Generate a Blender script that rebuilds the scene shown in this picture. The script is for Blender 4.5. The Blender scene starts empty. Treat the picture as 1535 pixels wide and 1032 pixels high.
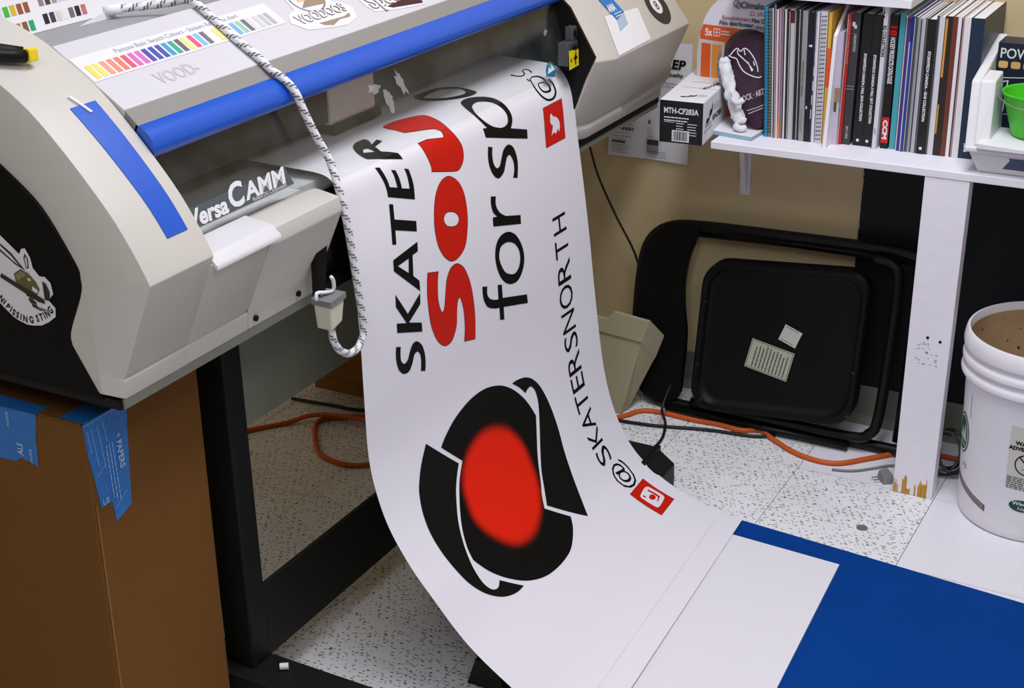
import bpy, bmesh, math, random
from mathutils import Vector, Matrix, noise
random.seed(7)
SC = bpy.context.scene
COL = SC.collection
# ------------------------------------------------------------------ camera
cam_d = bpy.data.cameras.new('camera'); cam = bpy.data.objects.new('camera', cam_d); COL.objects.link(cam)
cam_d.sensor_fit = 'HORIZONTAL'; cam_d.sensor_width = 36.0; cam_d.lens = 36.0*2219.9/1535.0
cam_d.clip_start = 0.05; cam_d.clip_end = 50
P_, R_, Y_ = .415406, -.0201746, .51111            # pitch down, roll, yaw to the left
fw = Vector((-math.sin(Y_)*math.cos(P_), math.cos(Y_)*math.cos(P_), -math.sin(P_)))
rt = Vector((math.cos(Y_), math.sin(Y_), 0)); up = rt.cross(fw)
r2 = rt*math.cos(R_)+up*math.sin(R_); u2 = -rt*math.sin(R_)+up*math.cos(R_)
cam.matrix_world = Matrix(((r2.x,u2.x,-fw.x,0),(r2.y,u2.y,-fw.y,0),(r2.z,u2.z,-fw.z,1.607),(0,0,0,1)))
SC.camera = cam
# ------------------------------------------------------------------ world, lamps, exposure
w = bpy.data.worlds.new('world'); SC.world = w; w.use_nodes = True
w.node_tree.nodes['Background'].inputs[0].default_value = (.9,.92,1,1)
w.node_tree.nodes['Background'].inputs[1].default_value = .05
def area(name, loc, sx, sy, power, col=(.955,.975,1.06)):
    l = bpy.data.lights.new(name,'AREA'); l.shape='RECTANGLE'; l.size=sx; l.size_y=sy; l.energy=power; l.color=col
    o = bpy.data.objects.new(name,l); COL.objects.link(o); o.location=loc; return o
area('ceiling_lamp', (-.55,1.95,2.66), .6,1.2, 41)
area('ceiling_lamp', (-.35,-.5,2.66), .6,1.2, 22)
area('ceiling_lamp', (.55,.45,2.66), .6,1.2, 18)
SC.view_settings.view_transform='Standard'; SC.view_settings.look='None'
SC.view_settings.gamma=1; SC.view_settings.use_curve_mapping=False
SC.view_settings.exposure=-0.05
# ------------------------------------------------------------------ materials
def lin(c): return tuple((v/12.92 if v<=.04045 else ((v+.055)/1.055)**2.4) for v in (x/255 for x in c))
MATS={}
def M(name, rgb, rough=.5, spec=.4, metal=0, var=None, bump=None, alpha=None):
    """rgb is the sRGB 0-255 base colour; var=(scale,amount) mottles it, bump=(scale,strength) roughens it"""
    if name in MATS: return MATS[name]
    m=bpy.data.materials.new(name); m.use_nodes=True; nt=m.node_tree; b=nt.nodes['Principled BSDF']
    c=lin(rgb); b.inputs['Base Color'].default_value=(*c,1); b.inputs['Roughness'].default_value=rough
    b.inputs['Specular IOR Level'].default_value=spec; b.inputs['Metallic'].default_value=metal
    m.diffuse_color=(*c,1)
    if var or bump:
        tc=nt.nodes.new('ShaderNodeNewGeometry')
    if var:
        n=nt.nodes.new('ShaderNodeTexNoise'); n.inputs['Scale'].default_value=var[0]; n.inputs['Detail'].default_value=5
        r=nt.nodes.new('ShaderNodeMapRange'); r.inputs[3].default_value=1-var[1]; r.inputs[4].default_value=1+var[1]
        x=nt.nodes.new('ShaderNodeVectorMath'); x.operation='SCALE'; x.inputs[0].default_value=c
        nt.links.new(tc.outputs['Position'],n.inputs['Vector']); nt.links.new(n.outputs['Fac'],r.inputs[0])
        nt.links.new(r.outputs[0],x.inputs['Scale']); nt.links.new(x.outputs[0],b.inputs['Base Color'])
    if bump:
        n2=nt.nodes.new('ShaderNodeTexNoise'); n2.inputs['Scale'].default_value=bump[0]; n2.inputs['Detail'].default_value=3
        bp=nt.nodes.new('ShaderNodeBump'); bp.inputs['Strength'].default_value=bump[1]; bp.inputs['Distance'].default_value=.002
        nt.links.new(tc.outputs['Position'],n2.inputs['Vector']); nt.links.new(n2.outputs['Fac'],bp.inputs['Height']); nt.links.new(bp.outputs[0],b.inputs['Normal'])
    MATS[name]=m; return m
def speckle_mat():
    m=M('vinyl_speckled',(225,225,226),.42,.35); nt=m.node_tree; b=nt.nodes['Principled BSDF']
    g=nt.nodes.new('ShaderNodeNewGeometry')
    prev=None
    for sc,th,cut,colr in (((62,185,1),.22,.76,(74,76,74)),((105,270,1),.24,.79,(100,102,96)),((52,150,1),.18,.86,(126,104,90))):
        mp=nt.nodes.new('ShaderNodeMapping'); mp.inputs['Scale'].default_value=sc; mp.inputs['Rotation'].default_value=(0,0,.25 if sc[0]==95 else -.2)
        v=nt.nodes.new('ShaderNodeTexVoronoi'); v.voronoi_dimensions='2D'; v.inputs['Scale'].default_value=1
        nt.links.new(g.outputs['Position'],mp.inputs[0]); nt.links.new(mp.outputs[0],v.inputs['Vector'])
        lt=nt.nodes.new('ShaderNodeMath'); lt.operation='LESS_THAN'; lt.inputs[1].default_value=th; nt.links.new(v.outputs['Distance'],lt.inputs[0])
        sp=nt.nodes.new('ShaderNodeSeparateColor'); nt.links.new(v.outputs['Color'],sp.inputs[0])
        gt=nt.nodes.new('ShaderNodeMath'); gt.operation='GREATER_THAN'; gt.inputs[1].default_value=cut; nt.links.new(sp.outputs[0],gt.inputs[0])
        mu=nt.nodes.new('ShaderNodeMath'); mu.operation='MULTIPLY'; nt.links.new(lt.outputs[0],mu.inputs[0]); nt.links.new(gt.outputs[0],mu.inputs[1])
        mx=nt.nodes.new('ShaderNodeMix'); mx.data_type='RGBA'
        if prev: nt.links.new(prev,mx.inputs[6])
        else:
            n=nt.nodes.new('ShaderNodeTexNoise'); n.inputs['Scale'].default_value=9; n.inputs['Detail'].default_value=6
            cr=nt.nodes.new('ShaderNodeMix'); cr.data_type='RGBA'; cr.inputs[6].default_value=(*lin((222,223,224)),1); cr.inputs[7].default_value=(*lin((246,246,249)),1)
            nt.links.new(g.outputs['Position'],n.inputs['Vector']); nt.links.new(n.outputs['Fac'],cr.inputs[0]); nt.links.new(cr.outputs[2],mx.inputs[6])
        mx.inputs[7].default_value=(*lin(colr),1); nt.links.new(mu.outputs[0],mx.inputs[0]); prev=mx.outputs[2]
    nt.links.new(prev,b.inputs['Base Color']); return m
def window_mat():
    m=bpy.data.materials.new('smoky_acrylic'); m.use_nodes=True; nt=m.node_tree; nt.nodes.remove(nt.nodes['Principled BSDF'])
    out=nt.nodes['Material Output']
    t=nt.nodes.new('ShaderNodeBsdfTransparent'); t.inputs[0].default_value=(.975,.98,.972,1)
    g=nt.nodes.new('ShaderNodeBsdfGlossy'); g.inputs['Roughness'].default_value=.12
    d=nt.nodes.new('ShaderNodeBsdfDiffuse'); d.inputs[0].default_value=(.55,.57,.54,1)
    f=nt.nodes.new('ShaderNodeFresnel'); bf=nt.nodes.new('ShaderNodeNewGeometry'); io=nt.nodes.new('ShaderNodeMapRange'); io.inputs[3].default_value=1.45; io.inputs[4].default_value=1/1.45
    nt.links.new(bf.outputs['Backfacing'],io.inputs[0]); nt.links.new(io.outputs[0],f.inputs[0])
    a=nt.nodes.new('ShaderNodeMixShader'); a.inputs[0].default_value=.07
    geo=nt.nodes.new('ShaderNodeNewGeometry'); nz=nt.nodes.new('ShaderNodeTexNoise'); nz.inputs['Scale'].default_value=14; nz.inputs['Detail'].default_value=5
    mr=nt.nodes.new('ShaderNodeMapRange'); mr.inputs[1].default_value=.35; mr.inputs[2].default_value=.75; mr.inputs[3].default_value=.006; mr.inputs[4].default_value=.035
    nt.links.new(geo.outputs['Position'],nz.inputs['Vector']); nt.links.new(nz.outputs['Fac'],mr.inputs[0]); nt.links.new(mr.outputs[0],a.inputs[0])
    nt.links.new(t.outputs[0],a.inputs[1]); nt.links.new(d.outputs[0],a.inputs[2])
    b=nt.nodes.new('ShaderNodeMixShader'); ff=nt.nodes.new('ShaderNodeMath'); ff.operation='MULTIPLY_ADD'; ff.inputs[1].default_value=-1; ff.inputs[2].default_value=1; fm=nt.nodes.new('ShaderNodeMath'); fm.operation='MULTIPLY'; nt.links.new(bf.outputs['Backfacing'],ff.inputs[0]); nt.links.new(ff.outputs[0],fm.inputs[0]); nt.links.new(f.outputs[0],fm.inputs[1]); nt.links.new(fm.outputs[0],b.inputs[0]); nt.links.new(a.outputs[0],b.inputs[1]); nt.links.new(g.outputs[0],b.inputs[2])
    nt.links.new(b.outputs[0],out.inputs[0]); return m
def tape_mat(name,rgb,al):
    m=M(name,rgb,.3); b=m.node_tree.nodes['Principled BSDF']; b.inputs['Alpha'].default_value=al; return m
def print_mat():
    m=M('print_glow',(20,20,16),.55,.1); nt=m.node_tree; a=nt.nodes.new('ShaderNodeAttribute'); a.attribute_name='ink'
    mx=nt.nodes.new('ShaderNodeMix'); mx.data_type='RGBA'; mx.inputs[6].default_value=(*lin((14,14,10)),1); mx.inputs[7].default_value=(*lin((226,36,12)),1)
    nt.links.new(a.outputs['Fac'],mx.inputs[0]); nt.links.new(mx.outputs[2],nt.nodes['Principled BSDF'].inputs['Base Color']); return m
def rope_mat():
    m=M('rope_braid',(228,226,230),.8); nt=m.node_tree; b=nt.nodes['Principled BSDF']
    uv=nt.nodes.new('ShaderNodeUVMap'); uv.uv_map='braid'; s=nt.nodes.new('ShaderNodeSeparateXYZ'); nt.links.new(uv.outputs[0],s.inputs[0])
    def mth(op,a,c=None):
        n=nt.nodes.new('ShaderNodeMath'); n.operation=op
        for i,q in enumerate((a,c)):
            if q is None: continue
            if isinstance(q,(int,float)): n.inputs[i].default_value=q
            else: nt.links.new(q,n.inputs[i])
        return n.outputs[0]
    u,v=s.outputs[0],s.outputs[1]
    ph=mth('FRACT',mth('ADD',mth('MULTIPLY',v,46.0),mth('MULTIPLY',u,2.0)))          # one slanting band each 22 mm
    band=mth('LESS_THAN',ph,.46)
    ck=mth('GREATER_THAN',mth('SINE',mth('MULTIPLY',u,6.2832*7)),-.1)
    ck2=mth('GREATER_THAN',mth('SINE',mth('MULTIPLY',ph,6.2832*4.4)),-.1)
    x=mth('ABSOLUTE',mth('SUBTRACT',ck,ck2))
    fac=mth('MULTIPLY',band,x)
    mx=nt.nodes.new('ShaderNodeMix'); mx.data_type='RGBA'; mx.inputs[6].default_value=(*lin((228,226,230)),1); mx.inputs[7].default_value=(*lin((18,18,18)),1)
    nt.links.new(fac,mx.inputs[0]); nt.links.new(mx.outputs[2],b.inputs['Base Color']); return m
PLAST=M('cream_plastic',(197,192,184),.45,.4,bump=(900,.12))
PLAST_D=M('cream_plastic_grey',(168,163,155),.5,.4,bump=(900,.12))
GREYTOP=M('grey_textured',(150,150,153),.6,.3,var=(500,.12))
STRIP=M('warm_grey_strip',(136,132,128),.5,.3)
BLACK=M('black_plastic',(12,12,11),.5,.2)
BLACKM=M('black_metal',(24,26,23),.5,.2)
BLUE=M('blue_plastic',(20,82,190),.28,.6)
WHITE=M('white_paint',(236,234,241),.5,.35,var=(30,.03))
PAPER=M('white_vinyl',(232,229,236),.38,.35)
SHEET=M('white_paper',(228,226,230),.7,.2)
INK=M('black_ink',(15,16,13),.55,.12)
INKG=M('grey_ink',(120,120,126),.6,.2)
RED=M('red_ink',(200,28,12),.5,.15)
WIN=window_mat()
# ------------------------------------------------------------------ mesh helpers
class MB:
    """collects shapes (world coordinates) that become ONE mesh object"""
    def __init__(s): s.bm=bmesh.new()
    def face(s,pts):
        vs=[s.bm.verts.new(p) for p in pts]; return s.bm.faces.new(vs)
    def hexa(s,c):
        v=[s.bm.verts.new(p) for p in c]
        for f in ((0,3,2,1),(4,5,6,7),(0,1,5,4),(1,2,6,5),(2,3,7,6),(3,0,4,7)): s.bm.faces.new([v[i] for i in f])
        return s
    def box(s,x0,x1,y0,y1,z0,z1):
        return s.hexa([(x0,y0,z0),(x1,y0,z0),(x1,y1,z0),(x0,y1,z0),(x0,y0,z1),(x1,y0,z1),(x1,y1,z1),(x0,y1,z1)])
    def prism(s,pts,axis,a,b):
        """polygon in the plane across axis ('x':(y,z) 'y':(x,z) 'z':(x,y)) extruded from a to b"""
        def P(p,t): return (t,p[0],p[1]) if axis=='x' else (p[0],t,p[1]) if axis=='y' else (p[0],p[1],t)
        A=[s.bm.verts.new(P(p,a)) for p in pts]; B=[s.bm.verts.new(P(p,b)) for p in pts]; n=len(pts)
        s.bm.faces.new(A); s.bm.faces.new(B[::-1])
        for i in range(n): s.bm.faces.new([A[i],B[i],B[(i+1)%n],A[(i+1)%n]])
        bmesh.ops.recalc_face_normals(s.bm,faces=s.bm.faces[:]); return s
    def loft(s,rings,close=True,caps=True):
        R=[[s.bm.verts.new(p) for p in r] for r in rings]; n=len(R[0])
        for a,b in zip(R,R[1:]):
            for i in range(n if close else n-1): s.bm.faces.new([a[i],b[i],b[(i+1)%n],a[(i+1)%n]])
        if caps and close: s.bm.faces.new(R[0]); s.bm.faces.new(R[-1][::-1])
        bmesh.ops.recalc_face_normals(s.bm,faces=s.bm.faces[:]); return s
    def lathe(s,c,prof,n=48,caps=False):
        return s.loft([[(c[0]+r*math.cos(2*math.pi*i/n),c[1]+r*math.sin(2*math.pi*i/n),c[2]+z) for i in range(n)] for r,z in prof],caps=caps)
    def tube(s,pts,r,n=10,smooth=0,uv=False,flat=1.0):
        pts=[Vector(p) for p in pts]
        if smooth: pts=catmull(pts,smooth)
        rings=[]; prevn=None; L=0; LL=[]
        for i,p in enumerate(pts):
            t=(pts[min(i+1,len(pts)-1)]-pts[max(i-1,0)]).normalized()
            if prevn is None: prevn=t.orthogonal().normalized()
            nn=(prevn-t*prevn.dot(t)).normalized(); prevn=nn; bb=t.cross(nn)
            if i: L+=(p-pts[i-1]).length
            LL.append(L)
            rings.append([p+r*(nn*math.cos(2*math.pi*k/n)+bb*math.sin(2*math.pi*k/n)*flat) for k in range(n)])
        R=[[s.bm.verts.new(p) for p in q] for q in rings]
        lay=s.bm.loops.layers.uv.new('braid') if uv else None
        for j,(a,b) in enumerate(zip(R,R[1:])):
            for i in range(n):
                f=s.bm.faces.new([a[i],b[i],b[(i+1)%n],a[(i+1)%n]])
                if uv:
                    for lp,(uu,vv) in zip(f.loops,((i/n,LL[j]),(i/n,LL[j+1]),((i+1)/n,LL[j+1]),((i+1)/n,LL[j]))): lp[lay].uv=(uu,vv)
        s.bm.faces.new(R[0]); s.bm.faces.new(R[-1][::-1])
        bmesh.ops.recalc_face_normals(s.bm,faces=s.bm.faces[:]); return s
    def bevel(s,w,seg=2,ang=35):
        bmesh.ops.remove_doubles(s.bm,verts=s.bm.verts[:],dist=1e-6)
        es=[e for e in s.bm.edges if len(e.link_faces)==2 and e.calc_face_angle(0)>math.radians(ang)]
        bmesh.ops.bevel(s.bm,geom=es,offset=w,segments=seg,profile=.6,affect='EDGES',clamp_overlap=True); return s
    def xf(s,mat): bmesh.ops.transform(s.bm,matrix=mat,verts=s.bm.verts[:]); return s
    def obj(s,name,mat,parent=None,smooth=False,**props):
        me=bpy.data.meshes.new(name); s.bm.to_mesh(me); s.bm.free(); return link(name,me,mat,parent,smooth,**props)
def catmull(P,k):
    out=[]; n=len(P)
    for i in range(n-1):
        a,b,c,d=P[max(i-1,0)],P[i],P[i+1],P[min(i+2,n-1)]
        for j in range(k):
            t=j/k; out.append(.5*((2*b)+(c-a)*t+(2*a-5*b+4*c-d)*t*t+(-a+3*b-3*c+d)*t**3))
    out.append(P[-1]); return out
def world_loc(o): return o['_w'] if '_w' in o else (0,0,0)
def link(name,me,mat,parent=None,smooth=False,**props):
    if mat is not None: me.materials.append(mat)
    xs=[v.co for v in me.vertices]
    lo=[min(v[i] for v in xs) for i in range(3)]; hi=[max(v[i] for v in xs) for i in range(3)]
    c=Vector(((lo[0]+hi[0])/2,(lo[1]+hi[1])/2,lo[2])); me.transform(Matrix.Translation(-c))
    if smooth:
        for p in me.polygons: p.use_smooth=True
        if smooth!=True: me.set_sharp_from_angle(angle=math.radians(smooth))
    o=bpy.data.objects.new(name,me); COL.objects.link(o); W[o.name]=c
    if parent is not None: o.parent=parent; o.location=c-W[parent.name]
    else: o.location=c
    for k,v in props.items(): o[k]=v
    return o
W={}
def thing(name,label,cat,loc,group=None):
    o=bpy.data.objects.new(name,None); COL.objects.link(o); o.location=loc; W[o.name]=Vector(loc); o.empty_display_size=.05
    o['label']=label; o['category']=cat
    if group: o['group']=group
    return o
def tag(o,label,cat,group=None):
    o['label']=label; o['category']=cat
    if group: o['group']=group
    return o
def frame(o,x,y):
    x=Vector(x).normalized(); y=Vector(y); y=(y-x*y.dot(x)).normalized(); z=x.cross(y)
    return Matrix(((x.x,y.x,z.x,o[0]),(x.y,y.y,z.y,o[1]),(x.z,y.z,z.z,o[2]),(0,0,0,1)))
def text_mesh(body,size,bold=0,shear=0,align='LEFT',width=None,sx=1,spacing=1):
    c=bpy.data.curves.new('t','FONT'); c.body=body; c.size=size; c.offset=bold; c.shear=shear; c.align_x=align; c.space_character=spacing; c.resolution_u=3
    o=bpy.data.objects.new('t',c); COL.objects.link(o); dg=bpy.context.evaluated_depsgraph_get(); me=bpy.data.meshes.new_from_object(o.evaluated_get(dg))
    bpy.data.objects.remove(o); bpy.data.curves.remove(c)
    xs=[v.co.x for v in me.vertices]; wd=max(xs)-min(xs)
    f=(width/wd) if width else sx
    me.transform(Matrix.Scale(f,4,(1,0,0))); return me
def text(parent,body,size,fr,mat,name='lettering',lift=.0004,**k):
    me=text_mesh(body,size,**k); me.materials.clear(); me.transform(fr@Matrix.Translation((0,0,lift))); return link(name,me,mat,parent)
def poly_mesh(conts,bold=0):
    """filled flat shape with holes from lists of (x,y)"""
    c=bpy.data.curves.new('p','CURVE'); c.dimensions='2D'; c.fill_mode='FRONT'; c.offset=bold
    for pts in conts:
        s=c.splines.new('POLY'); s.points.add(len(pts)-1); s.use_cyclic_u=True
        for q,p in zip(s.points,pts): q.co=(p[0],p[1],0,1)
    o=bpy.data.objects.new('p',c); COL.objects.link(o); dg=bpy.context.evaluated_depsgraph_get(); me=bpy.data.meshes.new_from_object(o.evaluated_get(dg))
    bpy.data.objects.remove(o); bpy.data.curves.remove(c); me.materials.clear(); return me
def patch(parent,name,conts,fr,mat,lift=.0004,bold=0,**pr):
    me=poly_mesh(conts,bold); me.transform(fr@Matrix.Translation((0,0,lift))); return link(name,me,mat,parent,**pr)
def circ(cx,cy,rx,ry=None,n=28,a0=0,a1=360):
    ry=rx if ry is None else ry
    return [(cx+rx*math.cos(math.radians(a0+(a1-a0)*i/n)),cy+ry*math.sin(math.radians(a0+(a1-a0)*i/n))) for i in range(n if a1-a0>=360 else n+1)]
def rect(x0,y0,x1,y1): return [(x0,y0),(x1,y0),(x1,y1),(x0,y1)]
def rrect(x0,y0,x1,y1,r,n=5):
    o=[]
    for cx,cy,a in ((x1-r,y0+r,-90),(x1-r,y1-r,0),(x0+r,y1-r,90),(x0+r,y0+r,180)):
        o+=[(cx+r*math.cos(math.radians(a+90*i/n)),cy+r*math.sin(math.radians(a+90*i/n))) for i in range(n+1)]
    return o
def lines(parent,fr,x0,x1,y0,dy,n,h,mat,name='small_print',lift=.0004,ragged=.25):
    """rows of fine print too small to read, one mesh"""
    b=MB(); rr=random.Random(int(abs(x0*9999)+n))
    for i in range(n):
        y=y0-dy*i; e=x0+(x1-x0)*(1-ragged*rr.random()); x=x0
        while x<e:
            ww=(x1-x0)*(.04+.09*rr.random()); x2=min(x+ww,e); b.face([fr@Vector((px,py,lift)) for px,py in rect(x,y-h,x2,y)]); x=x2+(x1-x0)*.018
    return b.obj(name,mat,parent)
# ------------------------------------------------------------------ room
WALLY=3.15
def struct(o,kind='structure'): o['kind']=kind; return o
fl=struct(MB().box(-3.2,4.6,-4.3,WALLY+.1,-.10,-.004).obj('floor',M('floor_adhesive',(70,68,62),.9)))
SPK=speckle_mat(); PALE=M('vinyl_pale',(232,230,236),.4,.35,var=(60,.035))
T=.3048; tx0=-.5705; ty0=2.861
tile_me=None; tile_me2=None
for i in range(-6,4):
    for j in range(-5,1):
        x0=tx0+(i-1)*T; y0=ty0+j*T
        if x0<-2.75 or x0>.35: continue
        x1=x0+T; y1=min(y0+T,WALLY)
        pale=(i>=1) or (i==0 and j==0)
        if j==0 or tile_me is None or pale:
            o=MB().box(x0+.0007,x1-.0007,y0+.0007,y1-.0007,-.004,0).obj('floor_tile',PALE if pale else SPK,fl)
            if not pale and j<0: tile_me=o.data
        else:
            o=bpy.data.objects.new('floor_tile',tile_me); COL.objects.link(o); o.parent=fl; o.location=Vector(((x0+x1)/2,(y0+y1)/2,-.004))-W[fl.name]
far=MB()
for r in ((-3.2,tx0-7*T,-4.3,WALLY),(tx0+3*T,4.6,-4.3,WALLY),(tx0-7*T,tx0+3*T,-4.3,ty0-5*T)): far.box(r[0],r[1],r[2],r[3],-.004,0)
struct(far.obj('far_tiles',SPK,fl),'stuff')
WALLM=M('beige_wall',(212,192,150),.75,.25,var=(7,.05),bump=(260,.15)); CEIL=M('ceiling_white',(228,226,224),.8)
struct(MB().box(-3.2,4.6,WALLY,WALLY+.1,0,2.7).obj('wall_back',WALLM))
struct(MB().box(-3.3,-3.2,-4.3,WALLY+.1,0,2.7).obj('wall_left',WALLM))
struct(MB().box(4.6,4.7,-4.3,WALLY+.1,0,2.7).obj('wall_right',WALLM))
struct(MB().box(-3.2,4.6,-4.4,-4.3,0,2.7).obj('wall_front',WALLM))
struct(MB().box(-3.3,4.7,-4.4,WALLY+.1,2.7,2.8).obj('ceiling',CEIL))
base=M('grey_vinyl_base',(126,128,116),.55,.35)
struct(MB().prism([(WALLY,.095),(WALLY-.004,.095),(WALLY-.005,.02),(WALLY-.018,.0),(WALLY,0)],'x',-3.2,4.6).obj('baseboard_back',base))
# black painted stretch of wall with its ragged edge of torn paint
rr=random.Random(3); edge=[]
for k in range(46):
    z=.095+k*(.62/45); edge.append((-.862+.004*(z-.4)/.2+rr.uniform(-.0009,.0009),z))
blk=[(2.6,.095)]+[(2.6,.715)]+edge[::-1]
struct(MB().prism(blk,'y',WALLY-.0025,WALLY).obj('trim_1',M('black_wall_paint',(10,20,22),.6,.3)))
flk=MB()
for k in range(2,44):
    if rr.random()<.45:
        x,z=edge[k]; a=rr.uniform(.0005,.0026); h=rr.uniform(.003,.011); flk.hexa([(x-.002,WALLY-.004,z),(x+a,WALLY-.004,z),(x+a,WALLY-.002,z),(x-.002,WALLY-.002,z),(x-.002,WALLY-.004,z+h),(x+a*.6,WALLY-.004,z+h),(x+a*.6,WALLY-.002,z+h),(x-.002,WALLY-.002,z+h)])
struct(flk.obj('trim_2',M('torn_paint',(176,166,140),.8)))
# ------------------------------------------------------------------ printer stand
st=thing('printer_stand','dark metal stand with legs, cross beam and feet holding up the wide printer','stand',(-1.43,2.13,0))
for y in (1.597,2.597):
    MB().box(-1.47,-1.41,y,y+.046,.094,.752).bevel(.004).obj('leg',BLACKM,st)
    f=MB().prism([(-1.74,.0),(-1.74,.075),(-1.72,.094),(-1.13,.094),(-1.085,.062),(-1.085,.0)],'y',y-.03,y+.052).bevel(.004).obj('foot',BLACKM,st)
    MB().box(-1.128,-1.120,y-.032,y+.054,0,.096).obj('end_cap_joint',BLACK,f)
MB().box(-1.420,-1.411,1.643,2.597,.094,.235).bevel(.001).obj('cross_beam',BLACKM,st)
MB().box(-1.470,-1.462,1.643,2.597,.497,.752).obj('back_panel',M('olive_grey_panel',(150,152,136),.5,.3),st,label='olive grey panel between the legs')
tag(MB().tube([(-1.370,1.616,.1005),(-1.358,1.624,.1005)],.006,12).obj('cap',SHEET),'tiny white plastic cap lying on the dark stand foot','cap')
# ------------------------------------------------------------------ wide printer
pr=thing('wide_format_printer','cream wide-format printer with a blue bar and clear front window','printer',(-1.5,2.15,.753))
def dens(P,k=4): return [tuple(p) for p in catmull([Vector((a,0,b)) for a,b in P],k)]
top=[(p[0],p[2]) for p in dens([(-1.231,.937),(-1.246,.967),(-1.276,1.015),(-1.313,1.060),(-1.353,1.103),(-1.395,1.142),(-1.440,1.172),(-1.50,1.205),(-1.58,1.228),(-1.70,1.235),(-1.775,1.20)],3)]
low=[(-1.80,.767),(-1.298,.767),(-1.2945,.793),(-1.2985,.7965),(-1.2925,.803)]
full=low+top; KE=1.2575/1.276
def inset(P,c,k): return [(c[0]+(x-c[0])*k,c[1]+(z-c[1])*k) for x,z in P]
LCn=len(full)
insx=[(-1.80,.767),(-1.337,.767),(-1.3375,.79),(-1.338,.7935),(-1.3385,.80)]
def shrink(p):
    x,z=p; t=max(0,min(1,(-1.231-x)/.40)); return (x-.105-.02*t,z-.020-.075*t)
endr=insx+[shrink(p) for p in top]
lc=MB().loft([[(x*KE,1.2575,1.607+(z-1.607)*KE) for x,z in endr],[(x,1.2785,z) for x,z in full],[(x,1.402,z) for x,z in full]]).bevel(.0035,2,28).obj('left_end_cover',PLAST,pr,smooth=40)
MB().prism([(-1.36,.768),(-1.2983,.7672),(-1.2948,.793),(-1.2988,.7965),(-1.2928,.803),(-1.2385,.922),(-1.30,.912),(-1.36,.905)],'y',1.385,1.535).bevel(.002,2,28).obj('lower_front_cover',PLAST,pr,smooth=40)
MB().prism([(-1.40,.767),(-1.2985,.767),(-1.2955,.798),(-1.2475,.902),(-1.2505,.924),(-1.292,.931),(-1.40,.905)],'y',1.536,1.715).bevel(.0025,2,28).obj('front_apron',PLAST,pr,smooth=40)
MB().prism([(-1.294,.9395),(-1.246,.9325),(-1.2325,.9195),(-1.2315,.9135),(-1.2365,.9125),(-1.245,.922),(-1.294,.928)],'y',1.408,1.548).bevel(.003,2,28).obj('apron_catch',M('bright_plastic',(212,209,212),.4,.4),pr,smooth=40)
for y,z in ((1.551,.780),(1.655,.781)):
    MB().tube([(-1.3005,y,z),(-1.2935,y,z)],.0045,14).obj('screw_hole',BLACK,pr)
ep=[(-1.337,.7585),(-1.378,.829),(-1.377,.850),(-1.350,.905),(-1.346,.928),(-1.352,.950),(-1.399,1.018),(-1.459,1.066),(-1.53,1.10),(-1.62,1.122),(-1.735,1.125),(-1.76,1.09),(-1.76,.7585)]
epd=[(p[0],p[2]) for p in catmull([Vector((a,0,b)) for a,b in ep[1:8]],5)]
MB().prism([(x*KE,1.607+(z-1.607)*KE) for x,z in [ep[0]]+epd+ep[8:]],'y',1.2560,1.262).bevel(.001,1).obj('left_end_panel',M('black_panel',(7,8,8),.55,.12),pr)
MB().box(-1.79,-1.302,1.270,3.02,.753,.767).obj('base_plate',BLACK,pr)
MB().box(-1.303,-1.299,1.2755,1.716,.753,.767).obj('base_strip',M('base_grey_strip',(118,119,108),.5),pr)  # grey is the strip's own colour
# blue inlay of the left cover follows the curved top
def on_top(x):
    for a,b in zip(top,top[1:]):
        if b[0]<=x<=a[0]:
            t=(x-a[0])/(b[0]-a[0]) if b[0]!=a[0] else 0; n=Vector((b[1]-a[1],0,-(b[0]-a[0]))).normalized()
            return a[1]+(b[1]-a[1])*t,n
    return top[-1][1],Vector((0,0,1))
def inlay(name,x0,x1,ya,yb,mat,th,parent,n=14):
    rings=[]
    for i in range(n+1):
        x=x0+(x1-x0)*i/n; z,nn=on_top(x); p=Vector((x,0,z))+nn*th; q=Vector((x,0,z))-nn*.002; y0=ya(i/n); y1=yb(i/n)
        rings.append([(p.x,y0,p.z),(p.x,y1,p.z),(q.x,y1,q.z),(q.x,y0,q.z)])
    return MB().loft(rings).obj(name,mat,parent)
inlay('blue_inlay',-1.252,-1.384,lambda t:1.341-.006*t,lambda t:1.380,BLUE,.0012,pr)
inlay('white_clip',-1.373,-1.396,lambda t:1.357-.012*t,lambda t:1.361-.012*t,SHEET,.0035,pr,4)
# right cover
rp=[(-1.80,.767),(-1.298,.767),(-1.296,.787),(-1.274,.818),(-1.273,.843),(-1.232,.937),(-1.325,1.0586),(-1.395,1.142),(-1.440,1.172),(-1.50,1.205),(-1.58,1.228),(-1.70,1.235),(-1.775,1.20)]
rpl=[(-1.80,.767),(-1.298,.767),(-1.291,.79),(-1.296,.80),(-1.290,.805),(-1.232,.937)]+rp[6:]
inn=[(-1.78,.78),(-1.312,.772),(-1.307,.79),(-1.306,.80),(-1.303,.81),(-1.247,.942)]+[(x-.012,z-.012) for x,z in rp[6:]]
MB().loft([[(x,2.578,z) for x,z in inn],[(x,2.640,z) for x,z in rpl],[(x,2.80,z) for x,z in rpl],[(x,3.02,z) for x,z in rp]]).bevel(.003,2,25).obj('right_end_cover',PLAST,pr,smooth=40)
MB().box(-1.79,-1.304,2.60,3.018,.741,.767).obj('right_base_skirt',M('base_grey_strip',(110,110,100)),pr)
MB().prism([(-1.245,.952),(-1.268,.905),(-1.285,.86),(-1.31,.80),(-1.70,.80),(-1.70,1.08),(-1.34,1.08),(-1.30,1.045)],'y',2.572,2.579).obj('right_inner_panel',BLACK,pr)
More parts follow.
